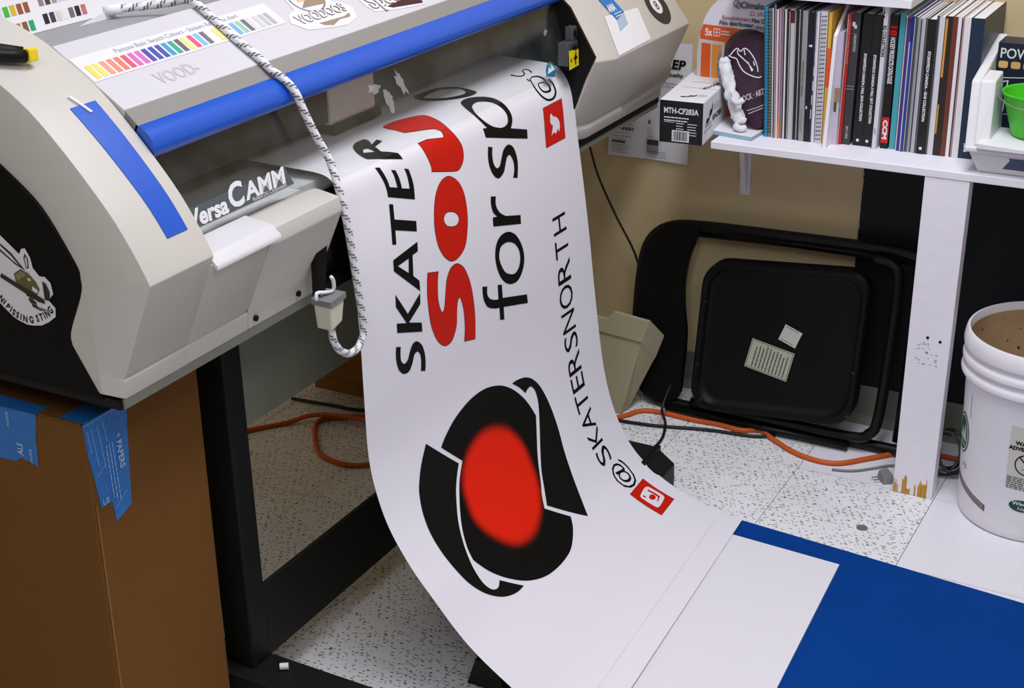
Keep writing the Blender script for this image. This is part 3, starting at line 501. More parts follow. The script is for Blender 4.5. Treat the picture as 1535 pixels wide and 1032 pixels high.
'letter_o_far':('black',["4542,2795 4672,2789 4844,2794 5023,2811 5170,2845 5278,2895 5367,2962 5433,3042 5474,3134 5485,3253 5470,3393 5436,3525 5386,3619 5311,3663 5211,3676 5109,3671 5031,3658 4925,3624 4812,3571 4703,3509 4612,3446 4543,3386 4484,3319 4436,3248 4401,3180 4384,3119 4378,3048 4381,2979 4394,2921 4428,2877 4489,2823","4564,2998 4672,2979 4828,2964 4991,2961 5119,2976 5221,3023 5307,3094 5372,3171 5408,3240 5393,3304 5339,3385 5279,3449 5212,3482 5137,3497 5081,3498 5003,3480 4913,3449 4823,3409 4747,3365 4682,3311 4622,3246 4574,3182 4542,3127 4522,3085 4517,3035"]),
'emblem_head':('head',["1962,9553 2008,9519 2055,9485 2104,9453 2155,9422 2237,9378 2333,9329 2438,9279 2547,9236 2671,9196 2807,9159 2947,9126 3083,9103 3204,9090 3333,9084 3465,9085 3595,9095 3716,9114 3843,9143 3968,9179 4085,9220 4186,9264 4285,9317 4379,9375 4467,9436 4554,9505 4637,9580 4714,9656 4782,9729 4836,9792 4884,9856 4927,9920 4966,9984 5004,10053 5038,10125 5069,10199 5097,10273 5064,10343 5029,10413 4993,10483 4956,10552 4896,10655 4823,10772 4745,10892 4671,11007 4604,11117 4535,11231 4469,11337 4409,11424 4373,11469 4333,11512 4293,11555 4256,11600 4217,11656 4176,11717 4135,11781 4093,11847 4683,12336 4636,12395 4584,12453 4523,12506 4452,12555 4349,12612 4228,12671 4096,12725 3958,12765 3814,12789 3663,12801 3510,12806 3363,12804 3221,12796 3081,12783 2944,12762 2813,12733 2686,12695 2562,12648 2443,12595 2333,12536 2224,12466 2116,12386 2014,12303 1921,12222 1842,12148 1767,12071 1699,11993 1636,11913 1579,11830 1529,11745 1483,11658 1439,11570 1448,11509 1459,11448 1474,11387 1493,11328 1524,11257 1561,11180 1602,11101 1645,11025 1694,10947 1746,10867 1801,10787 1857,10708 1920,10624 1987,10536 2050,10453 2103,10384 2131,10347 2162,10311 2193,10276 2226,10242 2274,10195 2329,10143 2387,10087 2446,10028"]),
'emblem_left_arm':('black',["1571,9306 2322,10025 2278,10069 2233,10114 2189,10159 2146,10204 2103,10252 2059,10302 2017,10350 1980,10393 1955,10425 1931,10458 1908,10491 1885,10524 1837,10592 1777,10676 1714,10766 1658,10856 1607,10947 1557,11042 1509,11139 1464,11235 1422,11333 1384,11433 1352,11531 1328,11624 1314,11707 1306,11794 1303,11876 1305,11947 1312,11993 1326,12041 1344,12086 1362,12124 1383,12154 1411,12183 1444,12206 1485,12224 1532,12235 1576,12236 1625,12221 1675,12195 1727,12163 2173,12553 2105,12555 2037,12555 1969,12552 1903,12543 1832,12529 1760,12509 1689,12486 1623,12461 1564,12434 1508,12404 1456,12372 1407,12337 1348,12290 1287,12236 1227,12178 1175,12120 1124,12051 1076,11976 1032,11898 995,11821 964,11740 939,11656 919,11571 902,11487 885,11390 871,11287 860,11181 852,11077 848,10972 845,10866 845,10760 851,10659 863,10563 881,10468 902,10376 924,10288 949,10209 978,10129 1007,10054 1032,9989 1050,9950 1071,9913 1094,9876 1118,9840 1156,9786 1199,9724 1247,9660 1296,9599 1357,9530 1425,9458 1497,9383"]),
'emblem_right_arm':('black',["4529,9361 4591,9358 4655,9358 4722,9363 4792,9374 4872,9388 4954,9407 5029,9430 5116,9469 5198,9516 5270,9570 5328,9622 5385,9683 5437,9746 5480,9809 5531,9900 5581,10006 5625,10116 5659,10222 5688,10348 5709,10484 5720,10622 5722,10756 5712,10896 5687,11040 5654,11179 5622,11311 5596,11427 5567,11546 5538,11658 5508,11759 5485,11834 5462,11909 5439,11984 5414,12059 5370,12174 5312,12305 5238,12444 5148,12587 4215,11839 4263,11776 4310,11713 4356,11649 4402,11584 4453,11506 4504,11421 4557,11334 4612,11249 4676,11161 4744,11070 4811,10978 4874,10887 4932,10800 4989,10713 5045,10624 5096,10535 5150,10432 5204,10321 5248,10212 5277,10114 5289,10043 5292,9966 5287,9892 5275,9828 5249,9772 5207,9715 5161,9674 5114,9660 5063,9663 5018,9672 4983,9685 4954,9703 4927,9724 4887,9678 4846,9631 4803,9586 4756,9541 4704,9495 4648,9450 4589,9406"]),
'glow':('glow',["3728,10011 3805,10049 3890,10093 3973,10144 4043,10200 4115,10280 4185,10373 4246,10472 4290,10568 4317,10669 4329,10774 4331,10879 4327,10980 4318,11075 4301,11170 4277,11261 4247,11345 4212,11416 4169,11485 4120,11551 4064,11613 4005,11672 3940,11729 3868,11781 3785,11826 3681,11871 3563,11913 3439,11946 3315,11963 3190,11962 3058,11948 2932,11923 2823,11890 2732,11847 2653,11795 2584,11736 2521,11676 2447,11595 2371,11503 2302,11408 2248,11319 2211,11243 2182,11165 2163,11087 2155,11011 2162,10919 2181,10818 2204,10722 2222,10641 2231,10595 2242,10550 2257,10506 2278,10464 2319,10402 2371,10332 2429,10260 2493,10196 2562,10139 2638,10086 2719,10038 2805,9997 2899,9964 3002,9937 3107,9916 3201,9904 3272,9903 3348,9910 3425,9921 3496,9935 3574,9954 3652,9979"]),
'square_upper':('red',["6795,4568 7586,4553 7556,5320 6736,5321"]),
'bird':('white',["7020,4751 7075,4730 7132,4796 7180,4811 7225,4827 7266,4846 7301,4869 7331,4896 7353,4923 7367,4955 7375,4990 7380,5026 7322,5151 7286,5071 7174,5150 7102,5104 6988,5144 7012,5110 7034,5077 7053,5045 7068,5016 7082,4988 7094,4959 7046,4951 7025,4926 7007,4901 6997,4879 6997,4860 7004,4843 7010,4825 7013,4802 7017,4777"]),
'square_lower':('red',["7559,12935 7673,13702 6899,13706 6785,12940"]),
'camera':('white',["7409,13096 7444,13116 7463,13143 7488,13210 7515,13304 7534,13398 7541,13468 7536,13493 7519,13516 7488,13532 7418,13544 7323,13554 7226,13561 7151,13564 7101,13561 7054,13552 7028,13533 7009,13460 6990,13357 6972,13254 6958,13178 6957,13156 6966,13133 6991,13118 7076,13102 7191,13088 7286,13081 7330,13082 7373,13087","7366,13151 7438,13327 7442,13443 7237,13479 7228,13449 7365,13425 7368,13323 7310,13166","7186,13266 7219,13263 7257,13264 7291,13271 7319,13287 7343,13308 7356,13328 7355,13348 7343,13367 7324,13382 7283,13395 7236,13396 7203,13386 7170,13369 7146,13351 7134,13324 7138,13297 7155,13278","7083,13156 7115,13218 7047,13224 7033,13165"]),
'symbol_at_small':('black',["7421,4094 7420,4119 7424,4154 7428,4192 7428,4229 7425,4266 7419,4307 7411,4345 7397,4377 7373,4402 7341,4423 7305,4440 7268,4450 7230,4457 7186,4458 7141,4455 7099,4448 7057,4436 7013,4417 6969,4393 6928,4365 6890,4333 6857,4295 6831,4254 6813,4215 6805,4177 6806,4137 6813,4098 6826,4061 6840,4028 6856,3996 6876,3969 6899,3950 6924,3939 6953,3933 6985,3930 7019,3931 7055,3936 7093,3946 7129,3958 7157,3973 7180,3989 7199,4009 7215,4030 7226,4049 7237,4068 7244,4090 7248,4110 7254,4123 7285,4120 7289,4104 7294,4082 7298,4056 7296,4031 7282,4008 7264,3984 7242,3962 7216,3943 7181,3928 7140,3915 7096,3906 7052,3902 7010,3903 6966,3908 6919,3920 6874,3941 6840,3968 6815,3998 6796,4030 6781,4064 6767,4101 6757,4140 6755,4181 6762,4221 6778,4261 6802,4303 6834,4344 6873,4380 6916,4412 6964,4441 7017,4466 7075,4485 7137,4496 7201,4500 7261,4498 7316,4489 7362,4472 7404,4450 7438,4422 7463,4390 7476,4352 7480,4310 7482,4267 7482,4227 7474,4188 7462,4149 7451,4115 7444,4091","7234,4115 7194,4108 7135,4098 7072,4089 7021,4086 6982,4091 6953,4103 6935,4118 6925,4137 6916,4162 6914,4194 6921,4226 6936,4253 6958,4275 6987,4294 7022,4309 7061,4321 7107,4329 7159,4334 7209,4335 7255,4331 7288,4316 7303,4297 7309,4279 7311,4262 7310,4243 7307,4222 7301,4201 7292,4182 7278,4165 7260,4151 7242,4139 7230,4131 7210,4138 7219,4147 7233,4160 7247,4174 7255,4188 7256,4205 7254,4224 7250,4242 7244,4258 7237,4272 7228,4283 7220,4289 7213,4290 7194,4293 7159,4294 7120,4292 7087,4287 7058,4281 7030,4272 7005,4259 6984,4243 6968,4220 6959,4190 6957,4160 6962,4137 6972,4122 6981,4114 6991,4111 7011,4109 7055,4110 7117,4117 7178,4125 7221,4130"]),
'letter_s_small':('black',["7266,3782 7281,3760 7307,3727 7335,3689 7354,3655 7361,3627 7356,3604 7342,3587 7324,3576 7300,3571 7268,3572 7226,3582 7171,3606 7121,3641 7083,3676 7053,3704 7033,3719 7017,3727 6992,3738 6965,3745 6937,3748 6906,3745 6874,3735 6845,3719 6823,3699 6818,3664 6824,3618 6835,3574 6844,3542 6754,3585 6753,3612 6751,3653 6756,3694 6772,3725 6792,3748 6819,3767 6851,3780 6884,3786 6925,3784 6972,3772 7020,3753 7072,3727 7113,3693 7146,3659 7174,3630 7190,3617 7201,3613 7226,3606 7252,3603 7274,3606 7289,3616 7300,3633 7304,3654 7298,3677 7272,3708 7238,3744 7202,3779 7177,3803"])}
def cont(s): return [tuple(float(q)/10000 for q in t.split(',')) for t in s.split()]
INKM={'black':INK,'red':RED,'white':PAPER}
gl=cont(PRINT['glow'][1][0])
def sdist(x,y):
    d=9; ins=False; n=len(gl)
    for i in range(n):
        x1,y1=gl[i]; x2,y2=gl[(i+1)%n]; dx,dy=x2-x1,y2-y1; t=max(0,min(1,((x-x1)*dx+(y-y1)*dy)/(dx*dx+dy*dy+1e-12)))
        d=min(d,math.hypot(x-x1-t*dx,y-y1-t*dy))
        if (y1>y)!=(y2>y) and x<(x2-x1)*(y-y1)/(y2-y1)+x1: ins=not ins
    return d if ins else -d
def ink(x,y):
    t=(sdist(x,y)+.022)/.030; t=max(0,min(1,t)); return t*t*t*(t*(6*t-15)+10)
NM={'letter_s_red':'letter','letter_o_red':'letter','letter_u_red':'letter','square_upper':'icon_square','square_lower':'icon_square','bird':'icon_bird','camera':'icon_camera','symbol_at_small':'at_sign'}
for k,(m,cs) in PRINT.items():
    if k=='glow': continue
    cs=[cont(c) for c in cs]; nm=NM.get(k,'letter' if k.startswith('letter') else k)
    if m=='head': print_on(nm,cs,print_mat(),step=.005,ustep=.005,ink=ink)
    elif k=='symbol_at_small':
        for c in cs: print_on(nm,[c],INK)
    else:
        lift=.0009 if m=='white' else .0006
        if m=='red' and k.startswith('letter'): print_on('letter_outline',cs,INK,lift=.0004,bold=.0011)
        if k.startswith('square'): print_on('icon_outline',cs,INK,lift=.0004,bold=.0008)
        print_on(nm,cs,INKM[m],lift=lift)
print_on('icon_dot',[rect(.679,.3905,.684,.398)],INK)
# the small line of letters running down the far edge
s_=[('H',.6715,.7085),('T',.7215,.758),('R',.7655,.812),('O',.818,.8665),('N',.874,.9165),('S',.922,.957),('R',.9635,1.008),('E',1.013,1.046),('T',1.053,1.092),('A',1.0935,1.137),('K',1.137,1.1725),('S',1.1795,1.215)]
ME={}
for ch,a,e in s_:
    me=text_mesh(ch,.0790,bold=-.0001); xs=[v.co.x for v in me.vertices]; w_=max(xs)-min(xs)
    me.transform(Matrix.Translation((-min(xs),0,0))); me.transform(Matrix.Scale((e-a)/w_,4,(1,0,0)))
    # letter x runs against the feed, letter up points to the near edge
    me.transform(Matrix(((0,-1,0,.7165),(-1,0,0,e),(0,0,1,0),(0,0,0,1)))); me.flip_normals()
    print_on('letter',None,INK,me=me)
me=text_mesh('@',.0740); xs=[v.co.x for v in me.vertices]; ys=[v.co.y for v in me.vertices]
me.transform(Matrix.Translation((-min(xs),-min(ys),0))); me.transform(Matrix.Diagonal((.065/(max(xs)-min(xs)),.070/(max(ys)-min(ys)),1,1)))
me.transform(Matrix(((0,-1,0,.747),(-1,0,0,1.2895),(0,0,1,0),(0,0,0,1)))); me.flip_normals(); print_on('at_sign',None,INK,me=me)
print_on('crease',[rect(.012,1.4677,.765,1.4683)],M('crease_grey',(196,194,200),.5),lift=.0004,step=.02)
# ------------------------------------------------------------------ things on the floor in front
board=MB()
board.hexa([(x,y,z) for z in (.0032,.0072) for x,y in ((-.92,2.10),(-.6446,2.0694),(-.6682,2.5022),(-.905,2.5142))])
board=MB().hexa([(-1.02,1.72,.0032),(-.624,1.724,.0032),(-.6682,2.5022,.0032),(-.985,2.5183,.0032),(-1.02,1.72,.0072),(-.624,1.724,.0072),(-.6682,2.5022,.0072),(-.985,2.5183,.0072)])
tag(board.obj('white_board',M('board_white',(229,227,234),.45,.3)),'thin white board lying on the blue mat under the end of the print','board')
mt=MB().hexa([(-1.10,1.55,.0002),(.05,1.45,.0002),(.15,2.4967,.0002),(-.902,2.583,.0002),(-1.10,1.55,.003),(.05,1.45,.003),(.15,2.4967,.003),(-.902,2.583,.003)])
tag(mt.obj('floor_mat',M('mat_blue',(4,60,136),.85,.08,var=(6,.10),bump=(500,.2))),'flat blue mat on the floor with the white board on it','mat')
tag(MB().lathe((-.672,2.671,0),[(.0,.0012),(.0115,.0012),(.012,.0)],20,caps=False).obj('metal_disc',M('disc_grey',(136,138,130),.5,.5,.5)),'small grey metal disc on the speckled floor near the blue mat','disc')
tag(MB().hexa([(-1.137,1.838,0),(-1.06,1.838,0),(-1.06,1.92,0),(-1.137,1.92,0),(-1.105,1.816,.075),(-1.06,1.816,.075),(-1.06,1.90,.075),(-1.105,1.90,.075)]).bevel(.003).obj('foot_pedal',BLACK),'black wedge pedal on the floor just under the lower edge of the print','pedal')
# ------------------------------------------------------------------ cardboard box with tape, left
CB=M('cardboard',(112,74,30),.8,.2,var=(14,.07),bump=(300,.15))
cx=thing('cardboard_box','big brown cardboard box with blue tape standing below the left printer end','box',(-1.6,1.40,0))
MB().hexa([(-1.90,1.262,0),(-1.404,1.284,0),(-1.404,1.526,0),(-1.90,1.526,0),(-1.90,1.268,.700),(-1.395,1.288,.700),(-1.395,1.524,.700),(-1.90,1.524,.700)]).bevel(.004,2).obj('carton',CB,cx)
MB().box(-1.89,-1.400,1.2865,1.402,.7001,.7028).obj('flap',CB,cx); MB().box(-1.89,-1.400,1.405,1.522,.7001,.7028).obj('flap',CB,cx)
cc=MB(); cc.face([(-1.3955,1.2898,.575),(-1.3955,1.2935,.575),(-1.4030,1.2905,0.003),(-1.4030,1.2868,0.003)]); cc.obj('worn_corner',M('cardboard_worn',(132,94,42),.8),cx)
TAPE=M('tape_blue',(20,110,190),.3,.5,var=(40,.15),bump=(160,.5))
def bandz(z0,z1,off): return off-(.700-z0)*.0129,off-(.700-z1)*.0129
t1=MB().face if 0 else None
tp=MB(); tf=frame((-1.3935,0,0),(0,1,0),(0,0,1))
outl=[(1.286,.703),(1.372,.703),(1.368,.66),(1.358,.545),(1.350,.541),(1.331,.533),(1.325,.533),(1.322,.566),(1.300,.566),(1.296,.60),(1.288,.66)]
def side_x(z): return -1.395-(.700-z)*.0129
def tape_side(name,pts,parent):
    me=poly_mesh([pts]); 
    for v in me.vertices: y,z=v.co.x,v.co.y; v.co=(side_x(z)+.0009,y,z)
    return link(name,me,TAPE,parent)
ta=tape_side('tape',outl,cx)
MB().hexa([(-1.44,1.290,.7030),(-1.3941,1.290,.7030),(-1.3941,1.372,.7030),(-1.44,1.375,.7030),(-1.44,1.290,.7036),(-1.3941,1.290,.7036),(-1.3941,1.372,.7036),(-1.44,1.375,.7036)]).obj('tape',TAPE,cx)
TW=M('tape_print',(170,200,226),.4)
def sideF(y,z): return frame((side_x(z)+.0012,y,z),(0,1,0),(.0129,0,1))
for y,z,n,h in ((1.345,.672,1,.02),):
    text(ta,'+ PAPERS',.014,frame((side_x(.68)+.0014,1.343,.664),(0,.02,-1),(0,1,.02)),TW,width=.055,bold=.0003)
text(ta,'LB',.013,frame((side_x(.57)+.0016,1.303,.569),(0,1,0),(0,0,1)),TW,width=.012)
lines(ta,frame((side_x(.65)+.0012,1.336,.655),(0,.02,-1),(0,1,.02)),0,.10,.0,.006,3,.0012,TW)
cr=MB()
for a,b_ in (((1.292,.690),(1.296,.655)),((1.300,.692),(1.306,.63)),((1.312,.690),(1.318,.622)),((1.322,.694),(1.327,.66)),((1.299,.615),(1.320,.628)),((1.328,.552),(1.352,.570)),((1.286,.700),(1.37,.7015))):
    (y0,z0),(y1,z1)=a,b_; d=Vector((0,y1-y0,z1-z0)).normalized(); n=Vector((0,-d.z,d.y))*.0007; q=.0013
    cr.face([(side_x(z0)+q,y0+n.y,z0+n.z),(side_x(z1)+q,y1+n.y,z1+n.z),(side_x(z1)+q,y1-n.y,z1-n.z),(side_x(z0)+q,y0-n.y,z0-n.z)])
cr.obj('tape_creases',M('tape_crease',(120,166,206),.4),ta)['kind']='stuff'
def fy(x,z): return 1.288-(.700-z)*.0057-( -1.395-x)*.04
def tape_front(name,pts,parent,mat,q):
    me=poly_mesh([pts])
    for v in me.vertices: x,z=v.co.x,v.co.y; v.co=(x,fy(x,z)-q,z)
    return link(name,me,mat,parent)
tb=tape_front('tape',[(-1.62,.703),(-1.478,.703),(-1.486,.66),(-1.489,.617),(-1.502,.622),(-1.520,.625),(-1.531,.618),(-1.62,.612)],cx,TAPE,.001)
MB().hexa([(-1.62,1.274,.7030),(-1.478,1.281,.7030),(-1.478,1.306,.7030),(-1.62,1.306,.7030),(-1.62,1.274,.7036),(-1.478,1.281,.7036),(-1.478,1.306,.7036),(-1.62,1.306,.7036)]).obj('tape',TAPE,cx)
text(tb,'ALS',.014,frame((-1.514,fy(-1.51,.64)-.0016,.630),(.06,0,1),(-1,-.04,.06)),TW,width=.020,bold=.0004)
text(tb,'PAPER',.007,frame((-1.497,fy(-1.5,.63)-.0016,.622),(.06,0,1),(-1,-.04,.06)),TW,width=.022)
text(tb,'PAPER',.008,frame((-1.531,fy(-1.53,.66)-.0016,.672),(.06,0,1),(-1,-.04,.06)),TW,width=.024)
# ------------------------------------------------------------------ things on top of the printer
ch=thing('swatch_chart_board','white board of printed colour swatches standing on the back of the printer','chart',(-1.62,1.55,1.18))
T0=Vector((-1.600,1.30,1.1785)); cy_=Vector((0,1,0)); cz=Vector((-.26,0,1)).normalized(); CF=frame(T0,cy_,cz); 
MB().box(0,.52,0,.34,-.010,-.001).xf(CF).obj('backing',M('pine_edge',(214,178,104),.6),ch)
sh=MB().box(0,.505,0,.34,-.001,.0005).xf(CF).obj('sheet',SHEET,ch)
SW=[(228,226,214),(206,204,204),(222,220,176),(206,178,40),(176,136,46),(232,206,70),(60,140,206),(36,158,108),(120,92,40),(130,88,50),(186,110,52),(150,80,50),(40,62,110),(92,84,50),(210,206,206),(170,140,150),(112,100,106),(206,208,232),(196,110,106),(206,200,222),(150,120,128),(66,176,62),(214,206,60),(70,56,52),(28,30,40),(232,180,140),(150,140,150),(196,198,196)]
rr=random.Random(5); MSW=[M('chart_%02x%02x%02x'%c,c,.5) for c in SW]
lay=[[4,10,0,2,2,3,4, 13,13,3,3,24,25,26],[0,1,6,7,8,9,1, 14,14,13,2,12,25,26],[14,17,17,21,22,10,11, 15,16,16,17,18,19,20],[1,1,14,21,3,11,11, 20,23,15,17,18,19,20],[17,1,12,23,10,8,7, 24,23,1,0,16,24,18]]
for r in range(6):
    for c in range(14):
        x=.118+c*.0125+(.016 if c>=7 else 0); y=.004+r*.0255+(.004 if c>=7 else 0)
        patch(sh,'swatch',[rect(x,y,x+.0092,y+.0145)],CF,MSW[lay[4-r if r<5 else 0][c]],.0009)
        if r>1 and rr.random()<.35: pass
tl=thing('pliers','black handled pliers with a yellow tip lying on the left end of the printer','pliers',(-1.47,1.32,1.19))
MB().tube([(-1.50,1.22,1.220),(-1.475,1.27,1.208),(-1.448,1.335,1.194)],.0085,12,smooth=3).obj('handle',BLACK,tl,smooth=True)
MB().tube([(-1.53,1.235,1.232),(-1.496,1.28,1.216),(-1.456,1.338,1.197)],.008,12,smooth=3).obj('handle',BLACK,tl,smooth=True)
MB().box(-1.452,-1.440,1.334,1.350,1.186,1.204).bevel(.003).obj('tip',M('tool_yellow',(232,206,40),.45),tl)
MB().tube([(-1.49,1.205,1.2105),(-1.462,1.255,1.200)],.0035,8).obj('red_stripe',RED,tl)
tag(MB().prism([(1.560,1.1785),(1.640,1.1785),(1.640,1.1965)],'x',-1.575,-1.574).obj('paper_scrap',SHEET),'small torn white paper scrap in front of the swatch chart on the printer','paper')
tag(MB().box(-1.70,-1.60,1.845,1.905,1.1785,1.192).bevel(.002).obj('white_carton',SHEET),'small white carton on the grey back of the printer','carton')
# ------------------------------------------------------------------ rope and its clip
ro=thing('braided_rope','white braided rope with black flecks looped over the printer and down beside the print','rope',(-1.25,1.7,.67))
rp_=[(-1.565,1.628,1.192),(-1.535,1.66,1.193),(-1.505,1.675,1.197),(-1.474,1.687,1.201),(-1.44,1.690,1.1785),(-1.40,1.688,1.1525),(-1.362,1.6885,1.129),(-1.340,1.690,1.111),(-1.322,1.694,1.099),(-1.306,1.699,1.080),(-1.298,1.706,1.050),(-1.289,1.718,1.012),(-1.277,1.731,.972),(-1.262,1.728,.932),(-1.254,1.731,.885),(-1.252,1.739,.824),(-1.251,1.747,.756),(-1.251,1.754,.708),(-1.252,1.753,.683),(-1.252,1.738,.668),(-1.252,1.714,.667),(-1.252,1.690,.682),(-1.251,1.674,.706),(-1.251,1.671,.730)]
MB().tube(rp_,.0060,14,smooth=5,uv=True).obj('cord',rope_mat(),ro,smooth=True)
MB().tube([(-1.580,1.616,1.189),(-1.572,1.623,1.190),(-1.56,1.632,1.192)],.0075,10).obj('knot',rope_mat(),ro,smooth=True)
ck=MB().hexa([(-1.268,1.658,.728),(-1.240,1.658,.728),(-1.240,1.686,.735),(-1.268,1.686,.735),(-1.270,1.656,.768),(-1.238,1.656,.768),(-1.238,1.692,.771),(-1.270,1.692,.771)]).bevel(.003).obj('clip',M('clip_ivory',(206,202,182),.5),ro)
MB().hexa([(-1.272,1.654,.768),(-1.236,1.654,.768),(-1.236,1.694,.7715),(-1.272,1.694,.7715),(-1.272,1.654,.777),(-1.236,1.654,.777),(-1.236,1.694,.7805),(-1.272,1.694,.7805)]).obj('clip_cap',M('clip_grey',(120,122,120),.5),ck)
MB().tube([(-1.262,1.654,.776),(-1.262,1.656,.787),(-1.258,1.670,.784),(-1.252,1.684,.784),(-1.25,1.683,.800),(-1.25,1.678,.808)],.003,8,smooth=3).obj('wire_loop',SHEET,ck,smooth=True)
MB().hexa([(-1.275,1.662,.778),(-1.265,1.662,.778),(-1.265,1.682,.780),(-1.275,1.682,.780),(-1.286,1.680,.84),(-1.276,1.680,.84),(-1.276,1.712,.86),(-1.286,1.712,.86)]).obj('strap',BLACK,ro)
# ------------------------------------------------------------------ wall sheet, shelf, bracket, post
ws=thing('wall_notice','white printed sheet fixed to the beige wall behind the toner carton','notice',(-1.37,3.145,.575))
b=MB(); n=8; gr=[]
for i in range(n+1):
    for j in range(9):
        x=-1.483+.207*i/n; z=.577+.283*j/8; curl=.010*max(0,1-j/3)*(.3+.7*abs(2*i/n-1)); gr.append(b.bm.verts.new((x,WALLY-.003-curl,z)))
for i in range(n):
    for j in range(8): b.bm.faces.new([gr[i*9+j],gr[(i+1)*9+j],gr[(i+1)*9+j+1],gr[i*9+j+1]])
b.obj('sheet',SHEET,ws,smooth=True)
NF=frame((0,WALLY-.0045,0),(1,0,0),(0,0,1)); NF2=frame((0,WALLY-.0150,0),(1,0,0),(0,0,1))
text(ws,'REP',.030,NF@Matrix.Translation((-1.346,.800,0)),INK,bold=.001,shear=.15,width=.055)
text(ws,'Quality',.011,NF@Matrix.Translation((-1.338,.782,0)),INK,bold=.0004,shear=.15,width=.042)
lines(ws,NF,-1.40,-1.285,.765,.008,2,.0016,INKG)
lines(ws,NF2,-1.470,-1.40,.667,.008,3,.0022,INKG); text(ws,'FINISH',.009,NF2@Matrix.Translation((-1.452,.643,0)),INK,bold=.0004,width=.036)
lines(ws,NF2,-1.470,-1.41,.637,.008,2,.0018,INKG)
text(ws,'momentum',.011,NF2@Matrix.Translation((-1.472,.611,0)),INK,bold=.0005,width=.036,shear=.15)
lines(ws,NF2,-1.472,-1.42,.606,.006,4,.0016,INKG); lines(ws,NF2,-1.374,-1.320,.600,.006,3,.0016,INKG)
text(ws,'R',.014,NF2@Matrix.Translation((-1.378,.665,0)),INK,bold=.0004); lines(ws,NF2,-1.38,-1.362,.655,.006,4,.0014,INKG)
patch(ws,'photo_print',[rect(-1.380,.615,-1.350,.628)],NF2,M('photo_green',(40,62,52),.5)); patch(ws,'photo_print',[rect(-1.380,.594,-1.350,.615)],NF2,M('photo_grey',(130,134,132),.5))
sf=thing('wall_shelf','long white wall shelf carrying the row of catalogues','shelf',(-.6,2.99,.713))
MB().box(-1.108,.30,2.85,WALLY-.0005,.714,.730).bevel(.0012,1).obj('board',WHITE,sf)
MB().prism([(WALLY-.003,.53),(WALLY-.006,.713),(WALLY-.06,.713),(WALLY-.012,.53)],'x',-1.149+.010,-1.127).obj('bracket',WHITE,sf)
MB().prism([(WALLY-.0005,.522),(WALLY-.0005,.714),(WALLY-.006,.714),(WALLY-.006,.522)],'x',-1.146,-1.122).obj('bracket_plate',WHITE,sf)
MB().tube([(-1.136,WALLY-.012,.545),(-1.136,WALLY-.005,.545)],.0035,10).obj('screw',BLACK,sf)
po=thing('wooden_post','white painted wooden post with chipped foot holding up the shelf','post',(-.613,2.87,0))
rr=random.Random(2)
b=MB().hexa([(-.6595,2.852,.0005),(-.5745,2.852,.0005),(-.5745,2.888,.0005),(-.6595,2.888,.0005),(-.6555,2.852,.7135),(-.5675,2.852,.7135),(-.5675,2.888,.7135),(-.6555,2.888,.7135)]).bevel(.0015,2)
PM=M('post_paint',(240,236,242),.55,.3,var=(45,.05),bump=(60,.12)); b.obj('timber',PM,po)
WOOD=M('bare_wood',(196,146,66),.7,.2,var=(120,.25))
for x0,x1,h in ((-.658,-.652,.030),(-.651,-.648,.022),(-.640,-.630,.040),(-.630,-.622,.018),(-.6135,-.610,.028),(-.606,-.598,.036),(-.5985,-.588,.030),(-.5885,-.5865,.042)):
    pts=[(x0,.0008)]+[(x0+(x1-x0)*k/5,h*(.65+.5*rr.random())) for k in range(6)]+[(x1,.0008)]
    patch(po,'bare_patch',[pts],frame((0,2.8518,0),(1,0,0),(0,0,1)),WOOD,.0004)
for x,z in ((-.6175,.372),(-.5915,.367)):
    MB().tube([(x,2.8535,z),(x,2.8512,z)],.0032,12).obj('nail_hole',BLACK,po)
spk=MB()
for k in range(26):
    x=rr.uniform(-.640,-.595); z=rr.uniform(.31,.362); a=rr.uniform(.002,.006)
    spk.face([(x,2.8514,z),(x+a,2.8514,z-a*.25),(x+a*.9,2.8514,z-a*.25+.0014),(x,2.8514,z+.0012)])
o=spk.obj('scuff_marks',M('scuff_grey',(110,106,106),.6),po); o['kind']='stuff'
# ------------------------------------------------------------------ row of catalogues
def cat(x0,x1,y0,z1,rgb,label,lean=0,y1=3.14,g='catalogues in the row on the shelf',pages=True,edge=None):
    t=thing('catalogue',label,'catalogue',((x0+x1)/2,(y0+y1)/2,.7301),g)
    e=.0007 if x1-x0<.008 else .0012; z0=.7303
    def sh(b): 
        for v in b.bm.verts: v.co.x+=lean*(v.co.z-.73)/.275
        return b
    m=M('cover_%02x%02x%02x'%rgb,rgb,.4,.45)
    x1-=.0003
    b=MB().prism([(x0,y0),(x1,y0),(x1,y1),(x1-e,y1),(x1-e,y0+e),(x0+e,y0+e),(x0+e,y1),(x0,y1)],'z',z0,z1); sh(b).obj('cover',m,t)
    if pages: sh(MB().box(x0+e*1.05,x1-e*1.05,y0+e*1.05,y1-.002,z0+.0015,z1-.002)).obj('pages',M('page_edges',(222,220,222),.8,.2,var=(220,.06)),t)
    lum=sum(rgb)/3
    if x1-x0<.0095:
        L0=lean*(.755-.73)/.275; L1=lean*(.985-.73)/.275; side=random.random()<.5; ew=.0011
        xa=x0 if side else x1-ew; b=MB(); b.face([(xa+L0*0,y0-.0003,z0+.001),(xa+ew,y0-.0003,z0+.001),(xa+ew+lean*(z1-.733)/.275,y0-.0003,z1-.002),(xa+lean*(z1-.733)/.275,y0-.0003,z1-.002)])
        b.obj('spine_edge',M('edge_dark',(26,26,28),.5) if lum>120 else M('edge_pale',(214,212,214),.5),t)
    t['lean']=lean; return t
